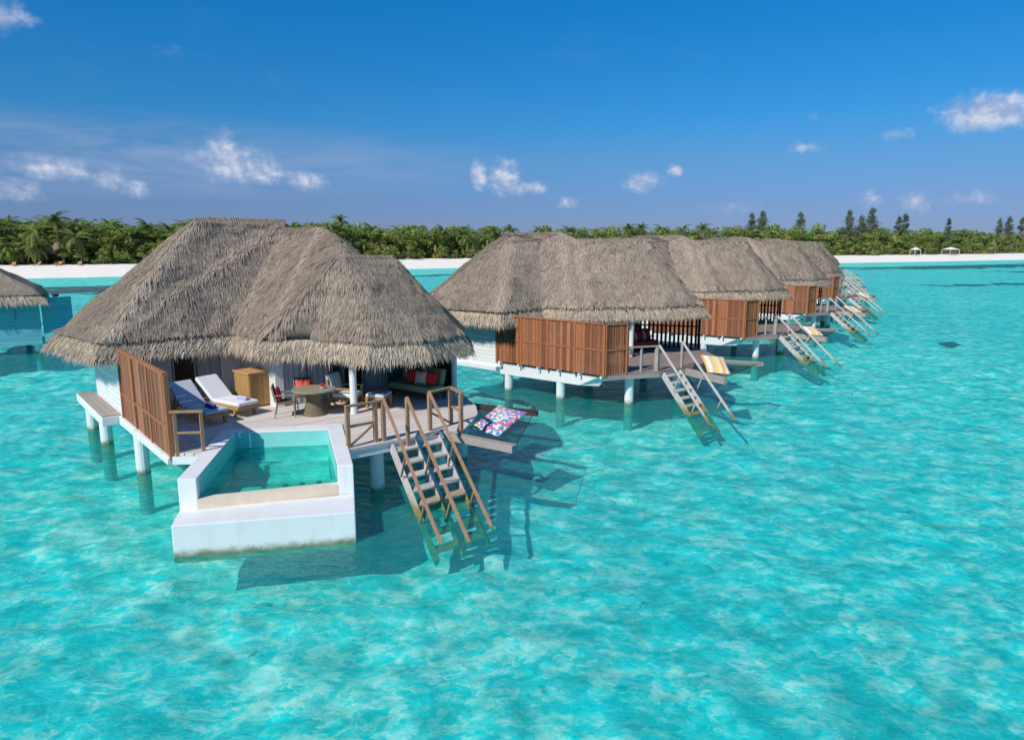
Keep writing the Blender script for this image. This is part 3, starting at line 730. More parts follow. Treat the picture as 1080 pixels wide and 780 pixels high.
def villa_a():
    P = thing('water_villa', 'large thatched water villa in front, with a white plunge pool and double sea steps', 'villa', FA.w(0, 0), FA.rz(), 'thatched villas in a row over the lagoon')
    rf = thatch_roof('roof', RA, FACA, EAVA, P, 600, 800, 3, .5, hips=(('eFL', 'RL'), ('w2', 'r2R'), ('w6', 'r3R'), ('eBL', 'RL')))
    ridge_cap(rf, RA, [('RL', 'RR'), ('r3L', 'r3R')], 5)
    common_body(P, 9.2)
    # ledge along the left wall
    lg = part('side_ledge', 'white_paint', P, lambda m: m.box(-.52, -.02, -9.6, -5.3, .92, 1.17), bevel=.01)
    part('ledge_planks', 'wood_grey', lg, lambda m: [m.box(-.50 + .16 * i, -.355 + .16 * i, -9.6, -5.34, 1.174, 1.20) for i in range(3)])
    part('edge_beam', 'white_paint', P, lambda m: m.hexa([(-.1, -5.25, .93), (.2, -5.25, .93), (.2, -.1, 1.0), (-.1, -.1, 1.0)], [(-.1, -5.25, 1.17), (.2, -5.25, 1.17), (.2, .0, 1.17), (-.1, .0, 1.17)]), bevel=.01)
    # terrace
    deck = [(.12, -5.9), (.02, -.02), (.56, .42), (.80, .10), (1.60, -1.10), (4.12, .16), (3.28, 2.06), (3.2, 2.32), (5.75, 2.38), (6.3, 2.66), (7.0, 2.1), (7.7, 1.45), (8.25, .65), (8.7, -.5), (9.1, -1.6), (9.3, -3), (9.3, -5.9)]
    def dk(m):
        m.prism(deck, DZ - .07, DZ)
    d = part('deck', 'deck_wood', P, dk)
    for p, q in zip([(.0, 0), (3.25, 2.26), (5.75, 2.33), (6.25, 2.6), (7.65, 1.4), (8.2, .62), (8.65, -.5)], [(.56, .38), (5.75, 2.33), (6.25, 2.6), (7.65, 1.4), (8.2, .62), (8.65, -.5), (9.22, -3)]): part('deck_fascia', 'white_paint', d, lambda m: m.wall(p, q, DZ - .26, DZ - .075, .06))
    for u, v in ((.0, -3.2), (-.2, -6.9), (-.2, -9.2), (4.15, 2.0), (7.3, 1.2), (4.2, -3), (8.6, -3), (4.2, -7), (8.4, -8.6), (6.2, 1.8)):
        stilt(u, v, DZ - .1 if v > -6 else 1.05, P)
    # walls and openings of the terrace front
    fz1 = 3.42
    part('front_wall', 'white_wall', P, lambda m: m.wall((.12, -5.95), (1.55, -5.95), DZ, fz1, .12))
    part('front_wall', 'white_wall', P, lambda m: m.wall((3.0, -5.95), (3.6, -5.95), DZ, fz1, .12))
    french_windows((1.55, -5.95), (3.0, -5.95), DZ, 3.3, P, 2, 1, ['d', 'c'])
    part('corner_wall', 'white_wall', P, lambda m: (m.wall((3.65, -5.88), (3.65, -3.05), DZ, fz1, .12), m.wall((3.6, -2.98), (3.85, -2.98), DZ, fz1, .14)))
    french_windows((3.85, -3.0), (5.35, -3.0), DZ, 3.3, P, 2, 2, ['c', 'c'])
    french_windows((5.4, -3.05), (6.0, -3.6), DZ, 3.3, P, 1, 2, ['g'])
    french_windows((6.05, -3.65), (9.2, -3.65), DZ, 3.3, P, 4, 3, ['d', 'c', 'g', 'c'])
    for q0, q1 in (((1.55, -5.95), (3.0, -5.95)), ((3.85, -3.0), (5.35, -3.0)), ((6.05, -3.65), (9.2, -3.65))): part('lintel', 'white_wall', P, lambda m: m.wall(q0, q1, 3.31, fz1, .12))
    for u, v, r in ((5.02, -.82, .10), (8.5, -.75, .055), (9.2, -1.9, .055)):
        part('column', 'white_wall', P, lambda m: m.tube((u, v, DZ), (u, v, 3.22), r, r, 16))
    boards('side_screen', (9.05, -1.75), (9.15, -3.6), DZ, 3.3, P, 'wood_brown', .14, seed=9)
    boards('privacy_screen', (.0, -5.0), (.0, -.05), 1.17, 3.12, P, 'wood_screen', .17, seed=4, rails=(.7,), posts=4)
    # small rail beside the screen
    rl = part('corner_rail', 'wood_rail', P, lambda m: (m.bar((.02, .0, DZ + .98), (.62, .42, DZ + .98), .09, .05)))
    for q in ((.10, .04), (.58, .38)): part('rail_post', 'wood_rail', rl, lambda m: m.box(q[0] - .035, q[0] + .035, q[1] - .035, q[1] + .035, DZ - .1, DZ + .96))
    part('cross_bar', 'wood_rail', rl, lambda m: m.bar((.10, .04, DZ + .48), (.58, .38, DZ + .48), .04, .05))
    # front rails either side of the steps
    z1 = DZ + 1.0
    r1 = part('front_rail', 'wood_rail', P, lambda m: m.bar((3.27, 2.18, z1), (4.28, 2.16, z1), .10, .05))
    for q in ((3.32, 2.18), (4.06, 2.16), (4.26, 2.2)): part('rail_post', 'wood_rail', r1, lambda m: m.box(q[0] - .045, q[0] + .045, q[1] - .045, q[1] + .045, DZ - .15, z1 - .03))
    part('cross_bar', 'wood_rail', r1, lambda m: m.bar((3.36, 2.18, DZ + .50), (4.02, 2.16, DZ + .50), .04, .06))
    part('brace', 'wood_rail', r1, lambda m: m.bar((3.36, 2.2, DZ + .04), (4.02, 2.18, DZ + .47), .035, .05))
    r2 = part('front_rail', 'wood_rail', P, lambda m: (m.bar((5.62, 2.14, z1), (6.45, 1.94, z1), .09, .05), m.bar((6.45, 1.90, z1 + .002), (6.24, 2.76, z1 + .002), .09, .05)))
    for q in ((5.64, 2.14), (6.44, 1.93), (6.22, 2.70)): part('rail_post', 'wood_rail', r2, lambda m: m.box(q[0] - .045, q[0] + .045, q[1] - .045, q[1] + .045, DZ - .1, z1 - .03))
    part('cross_bar', 'wood_rail', r2, lambda m: m.bar((6.43, 1.97, DZ + .50), (6.24, 2.66, DZ + .50), .04, .06))
    part('brace', 'wood_rail', r2, lambda m: m.bar((5.68, 2.14, DZ + .47), (6.40, 1.95, DZ + .05), .035, .05))
    part('rail_post', 'wood_rail', P, lambda m: m.box(4.74, 4.82, 2.42, 2.50, DZ - .2, z1 + .05))
    stairs(P, (4.34, 2.42), (5.72, 2.42), (-.20, .98), .64, DZ, 1.14, -.66, 8, z1, [((4.28, 2.2), z1 + .03, 3.55, .665), ((4.78, 2.46), z1 + .05, 3.55, .665), ((5.62, 2.16), z1 + .03, 3.6, .665)], True)
    # hammock frame
    part('hammock_beam', 'wood_grey', P, lambda m: m.bar((5.95, 2.35, 1.15), (6.55, 4.45, 1.15), .24, .18), bevel=.01)
    part('hammock_beam', 'wood_brown', P, lambda m: m.bar((8.45, -.1, 1.12), (9.45, 2.05, 1.12), .14, .16))
    net, at = net_part(P, [(6.25, 2.75, 1.2), (6.62, 4.4, 1.22), (9.35, 2.05, 1.2), (8.55, .25, 1.2)], 22, .20)
    # ---- plunge pool
    z_r, z_w, z_l = 1.32, .90, .66
    NL, NLi, NRi, NR = (-.44, 2.09), (-.14, 2.33), (2.46, 3.36), (2.74, 3.54)
    FL, FLi, FRi, FR = (1.50, -1.22), (1.68, -.78), (3.62, .42), (4.18, .12)
    BLf, BRf = (-.80, 2.86), (2.26, 4.50)
    pool = part('plunge_pool', 'pool_white', P, lambda m: m.hexa([(*NL, -.13), (*BLf, -.13), (*BRf, -.13), (*NR, -.13)], [(*NL, z_l), (*BLf, z_l), (*BRf, z_l), (*NR, z_l)]), bevel=.02)
    for nm, q in (('pool_rim', (NL, NLi, FLi, FL)), ('pool_rim', (NRi, NR, FR, FRi)), ('pool_rim', (FLi, FRi, FR, FL))):
        part(nm, 'pool_white', pool, lambda m: m.prism(q, -.13, z_r), bevel=.018)
    part('overflow_edge', 'weir_tile', pool, lambda m: m.prism([NLi, NRi, (2.524, 3.198), (-.05, 2.172)], -.13, z_w - .015))
    A_, B_, C_, D_ = (-.05, 2.172), (2.524, 3.198), FRi, FLi
    def shell(m):
        q = [A_, B_, C_, D_]
        m.poly([(*p, -.08) for p in q])
        for i in range(4):
            a, b_ = q[i], q[(i + 1) % 4]
            ctr = (sum(p[0] for p in q) / 4, sum(p[1] for p in q) / 4)
            ins = lambda p: (p[0] + (ctr[0] - p[0]) * .006, p[1] + (ctr[1] - p[1]) * .006)
            a, b_ = ins(a), ins(b_)
            m.poly([(*a, -.08), (*b_, -.08), (*b_, z_w - .012 if i == 0 else z_r - .03), (*a, z_w - .012 if i == 0 else z_r - .03)])
    part('pool_lining', 'pool_tile', pool, shell)
    mixp = lambda a, b_, t: (a[0] + (b_[0] - a[0]) * t, a[1] + (b_[1] - a[1]) * t)
    for k, (t0, t1, zz) in enumerate(((.0, .16, .58), (.16, .32, .28))):
        part('pool_step', 'pool_step_tile', pool, lambda m: m.prism([mixp(mixp(D_, A_, t0), mixp(C_, B_, t0), .01), mixp(mixp(D_, A_, t0), mixp(C_, B_, t0), .99), mixp(mixp(D_, A_, t1), mixp(C_, B_, t1), .99), mixp(mixp(D_, A_, t1), mixp(C_, B_, t1), .01)], -.07, zz))
    bench = lambda t0, t1: [mixp(mixp(A_, D_, t0), mixp(B_, C_, t0), .01), mixp(mixp(A_, D_, t0), mixp(B_, C_, t0), .99), mixp(mixp(A_, D_, t1), mixp(B_, C_, t1), .99), mixp(mixp(A_, D_, t1), mixp(B_, C_, t1), .01)]
    part('pool_bench', 'pool_tile', pool, lambda m: m.prism(bench(.012, .32), -.07, .62))
    for f in (.40, .58, .72, .86):
        p = mixp(mixp(A_, D_, .28), mixp(B_, C_, .28), f)
        part('jet', 'jet', pool, lambda m: m.tube((p[0], p[1], .615), (p[0], p[1], .65), .06, .06, 12))
    part('pool_surface', 'pool_water', pool, lambda m: m.poly([(*A_, z_w), (*B_, z_w), (*C_, z_w), (*D_, z_w)]))
    return P

def villa_b(label):
    P = thing('water_villa', label, 'villa', (0, 0, 0), 0, 'thatched villas in a row over the lagoon')
    rf = thatch_roof('roof', RB, FACB, EAVB, P, 420, 560, 11, .6, (.28, .021), hips=(('eFL', 'gL'), ('hip', 'mR'), ('tip', 'wR'), ('eBL', 'mL'), ('v2', 'wL')))
    ridge_cap(rf, RB, [('gL', 'gR'), ('wL', 'wR')], 8)
    common_body(P, 8.9)
    lg = part('side_ledge', 'white_paint', P, lambda m: m.box(-.10, .12, -9.0, -5.3, .80, .975), bevel=.01)
    deck = [(.12, -5.9), (.02, -.0), (.86, .45), (1.95, 1.18), (3.35, 1.55), (4.2, 1.75), (5.6, 1.6), (6.9, 1.2), (8.0, .2), (8.6, -1), (8.8, -3), (8.8, -5.9)]
    d = part('deck', 'deck_brown', P, lambda m: m.prism(deck, DZ - .07, DZ))
    for p, q in zip(deck[1:9], deck[2:10]): part('deck_fascia', 'wood_grey', d, lambda m: m.wall(p, q, DZ - .24, DZ - .075, .05))
    part('edge_beam', 'white_paint', P, lambda m: m.hexa([(.12, -5.25, .66), (.42, -5.25, .66), (.42, -.5, .70), (.12, -1.2, .70)], [(.12, -5.25, 1.14), (.42, -5.25, 1.14), (.42, -.1, 1.14), (.12, -.3, 1.14)]), bevel=.01)
    for i in range(6):
        v = -5.1 + i
        part('joist', 'white_paint', P, lambda m: m.box(-.09, .118, v - .035, v + .035, 1.11, 1.205))
    for u, v in ((.28, -4.9), (.28, -2.2), (1.3, .3), (4.0, .9), (6.6, .2), (.3, -8.6), (4.2, -3.5), (8.2, -3), (8.2, -8.4), (4.2, -8.4)): stilt(u, v, DZ - .15, P)
    boards('privacy_screen', (.0, -5.3), (.0, -.02), 1.22, 3.14, P, 'wood_screen', .17, seed=14, rails=(.95,), posts=5)
    boards('privacy_screen', (.06, .02), (.86, .42), 1.22, 3.12, P, 'wood_screen', .115, seed=15, rails=(.95,), posts=2, gapw=.03)
    fz1 = 3.42
    part('front_wall', 'white_wall', P, lambda m: m.wall((.12, -5.95), (1.4, -5.95), DZ, fz1, .12))
    french_windows((1.4, -5.95), (3.4, -5.95), DZ, 3.3, P, 2, 1, ['g', 'c'])
    part('corner_wall', 'white_wall', P, lambda m: (m.wall((3.45, -5.88), (3.45, -3.65), DZ, 3.3, .12)))
    french_windows((3.45, -3.6), (8.7, -3.6), DZ, 3.3, P, 5, 3, ['g', 'd', 'g', 'd', 'g'])
    for q0, q1 in (((3.5, -3.6), (8.7, -3.6)), ((1.4, -5.95), (3.4, -5.95))): part('lintel', 'white_wall', P, lambda m: m.wall(q0, q1, 3.31, fz1, .12))
    part('column', 'white_wall', P, lambda m: m.tube((4.3, -1.45, DZ), (4.3, -1.45, 3.25), .10, .10, 14))
    boards('slatted_screen', (7.2, -3.2), (8.5, -.35), DZ, 3.25, P, 'wood_dark', .19, seed=16, gapw=.085, rails=(1.0,), posts=2)
    # rail from the screen to the steps
    z1 = DZ + .95
    r1 = part('front_rail', 'wood_grey', P, lambda m: (m.bar((.9, .42, z1), (2.0, 1.10, z1), .09, .05)))
    for q, wd in (((1.42, .72), .04), ((1.98, 1.08), .075)): part('rail_post', 'wood_grey', r1, lambda m: m.box(q[0] - wd, q[0] + wd, q[1] - wd, q[1] + wd, DZ - .1, z1 - .03))
    part('rail_post', 'wood_grey', P, lambda m: m.box(3.24, 3.33, 1.40, 1.49, DZ - .1, z1 + .08))
    stairs(P, (2.05, 1.32), (3.0, 1.50), (-.50, .86), .66, DZ, 1.14, -.62, 8, z1, [((2.0, 1.14), z1 + .03, 3.42, .665), ((3.27, 1.45), z1 + .05, 3.55, .665)], False, rail_mat='step_wood')
    part('hammock_beam', 'wood_grey', P, lambda m: m.bar((3.5, 1.45, 1.10), (2.62, 3.55, 1.10), .18, .26), bevel=.01)
    part('hammock_beam', 'wood_grey', P, lambda m: m.bar((6.1, 1.2, 1.16), (6.76, 3.36, 1.16), .12, .16))
    net, at = net_part(P, [(3.55, 1.75, 1.22), (2.85, 3.5, 1.22), (6.70, 3.3, 1.22), (6.25, 1.5, 1.22)], 20, .16)
    return P

VA = villa_a()
VB_LABELS = ['second villa of the row, with a long red-brown board screen and single steps',
             'third villa of the row, its near screen half behind the roof of the second',
             'fourth villa of the row, only its right end showing past the third roof',
             'fifth villa of the row, a sliver of roof and brown screen behind the fourth',
             'sixth villa of the row, just its roof end visible past the fifth',
             'seventh villa of the row, only its hammock deck showing beyond the sixth',
             'last villa of the row in view, smallest and nearest the far beach']
VPOS = [(40.5, (3.41, 25.15))] + [(a, None, t) for a, t in ()]
def from_tip(ang, tip):
    f = Frame(ang, (0, 0)); x, y, _ = f.w(6.76, 3.36); return Frame(ang, (tip[0] - x, tip[1] - y))
FRS = [FB, Frame(35, (12.1, 35.9)), Frame(32, (20.7, 48.6)), from_tip(28, (35, 67)), from_tip(25, (41.3, 81.5)), from_tip(25, (48.3, 97)), from_tip(25, (56, 113))]
vb = villa_b(VB_LABELS[0])
VBS = [vb]
for i, f in enumerate(FRS):
    o = vb if i == 0 else copy_tree(vb)
    o.location = f.w(0, 0); o.rotation_euler = (0, 0, f.rz()); o['label'] = VB_LABELS[i]
    if i: VBS.append(o)

# ---- villa of the other row at the left edge
def far_left_villa():
    P = thing('water_villa', 'thatched villa cut by the left edge, its pale wall coloured teal as lagoon-lit shade', 'villa', (-26.2, 38.3, 0), R(12))
    # local axes: x to the right, y to the back; roof is a hipped pyramid
    V = {'a': (.5, .5, 3.35), 'b': (-9, 1.4, 3.35), 'c': (-10, -9, 3.35), 'd': (-2.9, -8, 3.35), 'r': (-5.0, -3.4, 5.6), 's': (-6.6, -4, 5.6)}
    F_ = [('a', 'b', 's'), ('a', 's', 'r'), ('b', 'c', 's'), ('c', 'd', 'r'), ('c', 'r', 's'), ('d', 'a', 'r')]
    rf = thatch_roof('roof', V, F_, ['a', 'b', 'c', 'd'], P, 90, 160, 21, .8)
    ridge_cap(rf, V, [('r', 's')], 22)
    part('wall', 'wall_shade_teal', P, lambda m: m.prism([(0, -.1), (-8.5, .7), (-9, -8), (-3.4, -7.4)], 1.0, 3.42))
    part('screen_wall', 'wall_shade_teal', P, lambda m: m.wall((.02, -.3), (1.2, -1.2), 1.1, 3.1, .1))
    part('window_panel', 'wall_shade_teal', P, lambda m: m.wall((-1.2, .06), (-3.0, .23), 1.9, 3.0, .05))
    part('ledge', 'wall_shade_teal', P, lambda m: m.prism([(.1, .25), (-8.7, 1.1), (-8.7, .72), (.1, -.09)], .55, .98))
    for q in ((-.4, -.4), (-3, -.1), (-6, .2), (-3.6, -6.8), (-7, -7)): stilt(q[0], q[1], .99, P)
    return P
far_left_villa()

# ---- boardwalk behind the villas
def boardwalk():
    f = Frame(45, (-46, 61))
    P = thing('boardwalk', 'narrow timber boardwalk on posts, crossing the lagoon behind the front villa', 'boardwalk', f.w(0, 0), f.rz())
    part('walkway', 'wood_grey', P, lambda m: m.box(-16, 46, -.8, .8, 1.55, 1.72))
    part('kerb', 'wood_grey', P, lambda m: (m.box(-16, 46, .70, .8, 1.724, 1.84)))
    part('kerb', 'wood_grey', P, lambda m: (m.box(-16, 46, -.8, -.70, 1.724, 1.84)))
    for k in range(16):
        part('post', 'wood_brown', P, lambda m: m.tube((-15 + 4 * k, 0, -1.5), (-15 + 4 * k, 0, 1.54), .2, .2, 10))
        part('cross_beam', 'wood_brown', P, lambda m: m.box(-15.15 + 4 * k, -14.85 + 4 * k, -.75, .75, 1.36, 1.545))
    for k in (1, 5, 8): part('lamp', 'wood_dark', P, lambda m: (m.box(k * 4 - 6, k * 4 - 5.85, .55, .69, 1.724, 2.1)))
boardwalk()

# ------------------------------------------------------------------ furniture
def pillow_mb(w_, d_, t_, n=10, c=(1, 1, 1)):
    m = MB(); idx = {}
    for s in (1, -1):
        for i in range(n + 1):
            for j in range(n + 1):
                x, y = 2 * i / n - 1, 2 * j / n - 1
                h = ((1 - x ** 4) * (1 - y ** 4)) ** .6
                px = x * (1 - .05 * (1 - y * y)); 
                idx[s, i, j] = len(m.v); m.v.append((px * w_ / 2, y * d_ / 2 * (1 - .05 * (1 - x * x)), s * t_ / 2 * h))
    for s in (1, -1):
        for i in range(n):
            for j in range(n):
                f = (idx[s, i, j], idx[s, i + 1, j], idx[s, i + 1, j + 1], idx[s, i, j + 1])
                m.f.append(f if s > 0 else tuple(reversed(f))); m.c.append(c)
    return m
def cushion(label, mt, loc, rot, size, cat='cushion', group=None, name='cushion'):
    o = pillow_mb(*size).build(name, M[mt], smooth=True); o.location = loc; o.rotation_euler = rot
    return tag(o, label, cat, group)

def lounger(f, u, v, hd, mt, label):
    """sun lounger, head at -y, foot at +y, length 2 m"""
    P = thing('sun_lounger', label, 'sun lounger', f.w(u, v, DZ), f.heading(*hd), 'sun loungers on the terrace')
    def fr(m):
        for x in (-.33, .33): m.box(x - .03, x + .03, -1.0, 1.0, .22, .30)
        for y in (-.97, .0, .97): m.box(-.30, .30, y - .03, y + .03, .225, .295)
    m = MB(); fr(m); m.build('frame', M['wood_teak'], P)
    for x in (-.31, .31):
        for y in (-.8, .8):
            m = MB(); m.box(x - .035, x + .035, y - .035, y + .035, 0, .22); m.build('leg', M['wood_teak'], P)
    m = MB(); m.hexa([(-.34, -.18, .305), (.34, -.18, .305), (.34, 1.0, .305), (-.34, 1.0, .305)], [(-.34, -.18, .42), (.34, -.18, .42), (.34, 1.0, .42), (-.34, 1.0, .42)])
    m.build('seat_pad', M[mt], P, bevel=.04)
    a = R(38); ca, sa = math.cos(a), math.sin(a)
    y0, z0 = -.20, .31; L = .95; th = .11
    m = MB(); m.hexa([(-.34, y0, z0), (.34, y0, z0), (.34, y0 - L * ca, z0 + L * sa), (-.34, y0 - L * ca, z0 + L * sa)],
                     [(-.34, y0 + th * sa, z0 + th * ca), (.34, y0 + th * sa, z0 + th * ca), (.34, y0 - L * ca + th * sa, z0 + L * sa + th * ca), (-.34, y0 - L * ca + th * sa, z0 + L * sa + th * ca)])
    m.build('back_pad', M[mt], P, bevel=.035)
    m = MB()
    for x in (-.28, .28): m.bar((x, y0 - .5 * ca - .03, z0 + .5 * sa - .05), (x, -.85, .26), .03, .03)
    m.build('back_support', M['wood_teak'], P)
    return P
def towel(f, u, v, hd, mt, label):
    m = MB(); m.tube((-.20, 0, .055), (.20, 0, .055), .06, .06, 12)
    m.box(-.20, .20, -.09, .10, .0, .035)
    o = m.build('rolled_towel', M[mt], smooth=False, bevel=.012); o.location = f.w(u, v, DZ + .42); o.rotation_euler = (0, 0, f.heading(*hd))
    return tag(o, label, 'towel', 'rolled towels on the loungers')
h1 = (.22, .98)
lounger(FA, 1.42, -2.95, h1, 'linen_blue', 'sun lounger with grey-blue cushion, in the shade right behind the board screen')
towel(FA, 1.58, -2.30, (.98, -.22), 'towel_blue', 'dark blue rolled towel on the shaded lounger')
lounger(FA, 2.32, -3.35, (.30, .95), 'linen_white', 'sun lounger with white cushion in full sun, beside the wooden cabinet')
towel(FA, 2.58, -2.72, (.95, -.30), 'towel_pale', 'pale lilac rolled towel on the white sunlit lounger')

def cabinet():
    P = thing('storage_cabinet', 'square slatted teak cabinet standing against the terrace wall', 'cabinet', FA.w(3.28, -3.78, DZ), FA.heading(.15, .98))
    m = MB(); m.box(-.36, .36, -.42, .42, .02, 1.0); body = m.build('body', M['wood_dark'], P)
    for (x0, y0, x1, y1) in ((-.37, .43, .37, .43), (-.37, -.43, -.37, .43), (.37, -.43, .37, .43), (-.37, -.43, .37, -.43)):
        m = MB(); a, b_ = Vector((x0, y0)), Vector((x1, y1)); n = 12
        for i in range(n):
            g = jit(.85, 1.12); p, q = a.lerp(b_, (i + .06) / n), a.lerp(b_, (i + .94) / n); m.wall(tuple(p), tuple(q), .04, 1.0, .025, (g, g, g))
        m.build('side_panel', M['wood_teak'], P)
    m = MB()
    for i in range(8):
        g = jit(.9, 1.15); m.box(-.42 + .105 * i, -.42 + .105 * i + .098, -.47, .47, 1.003, 1.04, (g * 1.2, g * 1.2, g * 1.25))
    m.build('top', M['wood_teak'], P)
cabinet()

def dining_table():
    P = thing('dining_table', 'round dining table with a woven flared base on the terrace', 'table', FA.w(4.12, -1.45, DZ))
    m = MB(); m.tube((0, 0, .70), (0, 0, .735), .60, .60, 36); m.build('table_top', M['tabletop'], P, bevel=.008)
    m = MB(); n = 20
    prof = [(.36, 0), (.30, .12), (.22, .36), (.21, .52), (.26, .69)]
    for (r0, z0), (r1, z1) in zip(prof, prof[1:]):
        for i in range(n):
            a, b_ = 2 * math.pi * i / n, 2 * math.pi * (i + 1) / n
            m.poly([(r0 * math.cos(a), r0 * math.sin(a), z0), (r0 * math.cos(b_), r0 * math.sin(b_), z0), (r1 * math.cos(b_), r1 * math.sin(b_), z1), (r1 * math.cos(a), r1 * math.sin(a), z1)])
    m.build('base', M['wicker'], P, smooth=True)
    for k, (du, dv, mt, lb) in enumerate(((.22, .10, 'cushion_red', 'small red flower bowl on the round dining table'),)):
        o = MB(); o.tube((0, 0, 0), (0, 0, .06), .05, .09, 14); b0 = o.build('flower_bowl', M['ceramic']); b0.location = FA.w(4.12 + du, -1.45 + dv, DZ + .735); tag(b0, lb, 'bowl')
        rr = random.Random(4); o = MB()
        for i in range(26):
            a, r_ = rr.uniform(0, 6.28), rr.uniform(0, .08); p = Vector((r_ * math.cos(a), r_ * math.sin(a), .06 + rr.uniform(0, .06))); s_ = .03
            o.poly([p + Vector((-s_, 0, 0)), p + Vector((0, -s_, .02)), p + Vector((s_, 0, 0)), p + Vector((0, s_, .025))])
        o.build('petals', M[mt], b0)
dining_table()
def chair(u, v, hd, label, cmt, clabel):
    """faces +y"""
    P = thing('dining_chair', label, 'chair', FA.w(u, v, DZ), FA.heading(*hd), 'dining chairs round the terrace table')
    m = MB(); m.box(-.27, .27, -.24, .26, .40, .45); m.build('seat', M['wicker'], P, bevel=.01)
    for x in (-.25, .25):
        m = MB(); m.bar((x, .24, 0), (x, .22, .64), .03, .03); m.build('leg', M['metal_grey'], P)
        m = MB(); m.path([Vector((x, -.30, 0)), Vector((x, -.22, .42)), Vector((x, -.34, .90))], [.018] * 3, 8); m.build('leg', M['metal_grey'], P)
        m = MB(); m.bar((x, -.26, .64), (x, .26, .65), .05, .028); m.build('armrest', M['metal_grey'], P)
    m = MB(); m.hexa([(-.25, -.25, .47), (.25, -.25, .47), (.25, -.28, .47), (-.25, -.28, .47)], [(-.25, -.33, .88), (.25, -.33, .88), (.25, -.36, .88), (-.25, -.36, .88)]); m.build('backrest', M['wicker'], P)
    a = FA.heading(*hd)
    c, s = math.cos(a), math.sin(a); x0, y0, z0 = FA.w(u, v, DZ + .64); off = -.19
    cushion(clabel, cmt, (x0 - s * off, y0 + c * off, z0), (R(90 + 12), 0, a), (.46, .40, .14), group='red cushions on the dining chairs')
chair(3.42, -1.75, (.9, .43), 'metal armchair at the dining table, on its cabinet side', 'cushion_red', 'dark red cushion on the dining chair nearest the cabinet')
chair(4.2, -2.25, (-.25, .97), 'metal armchair behind the dining table, back to the curtained window', 'cushion_coral', 'bright coral cushion on the chair behind the dining table')

def armchair():
    hd = (.62, .78); P = thing('lounge_chair', 'wooden lounge chair with blue and white striped cushions beside the white column', 'armchair', FA.w(5.25, -1.75, DZ), FA.heading(*hd))
    for x in (-.36, .36):
        m = MB(); m.bar((x, .36, 0), (x, .34, .58), .06, .06); m.build('leg', M['wood_teak'], P)
        m = MB(); m.bar((x, -.36, 0), (x, -.40, .86), .06, .06); m.build('leg', M['wood_teak'], P)
        m = MB(); m.bar((x, -.42, .60), (x, .42, .60), .09, .035); m.build('armrest', M['wood_teak'], P)
    m = MB(); m.box(-.33, .33, -.36, .36, .26, .32); m.build('seat_frame', M['wood_teak'], P)
    m = MB(); m.box(-.32, .32, -.30, .38, .325, .45); m.build('seat_pad', M['linen_white'], P, bevel=.03)
    m = MB(); m.hexa([(-.32, -.22, .46), (.32, -.22, .46), (.32, -.36, .46), (-.32, -.36, .46)], [(-.32, -.36, 1.0), (.32, -.36, 1.0), (.32, -.50, .98), (-.32, -.50, .98)]); m.build('back_pad', M['stripe_blue'], P, bevel=.03)
armchair()
def ottoman():
    P = thing('ottoman', 'low wooden ottoman with a blue striped pad, in front of the striped lounge chair', 'ottoman', FA.w(5.95, -1.05, DZ), FA.heading(.62, .78))
    for x in (-.28, .28):
        for y in (-.26, .26):
            m = MB(); m.box(x - .03, x + .03, y - .03, y + .03, 0, .30); m.build('leg', M['wood_teak'], P)
    m = MB(); m.box(-.32, .32, -.30, .30, .30, .34); m.build('top_frame', M['wood_teak'], P)
    m = MB(); m.box(-.31, .31, -.29, .29, .345, .45); m.build('pad', M['stripe_blue'], P, bevel=.03)
ottoman()
def sofa(f, u, v, hd, mt, frame_mt, label, L=1.7, pillows=()):
    """faces +y, length along x"""
    P = thing('sofa', label, 'sofa', f.w(u, v, DZ), f.heading(*hd))
    h = L / 2
    m = MB(); m.box(-h, h, -.38, .38, .14, .24); m.build('frame', M[frame_mt], P)
    for x in (-h + .06, h - .06):
        for y in (-.32, .32):
            m = MB(); m.box(x - .04, x + .04, y - .04, y + .04, 0, .14); m.build('leg', M[frame_mt], P)
    m = MB(); m.box(-h + .02, h - .02, -.30, .42, .245, .44); m.build('seat_pad', M[mt], P, bevel=.04)
    n = 3 if L > 1.5 else 2
    for i in range(n):
        x0 = -h + .03 + (L - .06) * i / n; x1 = x0 + (L - .06) / n - .02
        m = MB(); m.hexa([(x0, -.14, .45), (x1, -.14, .45), (x1, -.34, .45), (x0, -.34, .45)], [(x0, -.28, .92), (x1, -.28, .92), (x1, -.44, .90), (x0, -.44, .90)]); m.build('back_pad', M[mt], P, bevel=.045)
    a = f.heading(*hd); c, s = math.cos(a), math.sin(a)
    for (lx, ly, pm, lb, sz) in pillows:
        x, y, z = f.w(u, v, DZ + .64)
        cushion(lb, pm, (x + c * lx - s * ly, y + s * lx + c * ly, z), (R(90 + 16), 0, a + jit(-.2, .2)), sz, group='cushions on the terrace sofas')
    return P
sofa(FA, 7.62, -1.55, (-.97, .22), 'sofa_green', 'wood_brown', 'dark green sofa under the roof at the right end of the front terrace', 1.75,
     [(-.58, -.02, 'cushion_red', 'red cushion at the far end of the green sofa', (.44, .42, .16)), (-.20, .06, 'cushion_beige', 'beige cushion between two red ones on the green sofa', (.44, .42, .16)), (.22, .0, 'cushion_red', 'red cushion leaning near the middle of the green sofa', (.44, .42, .16))])
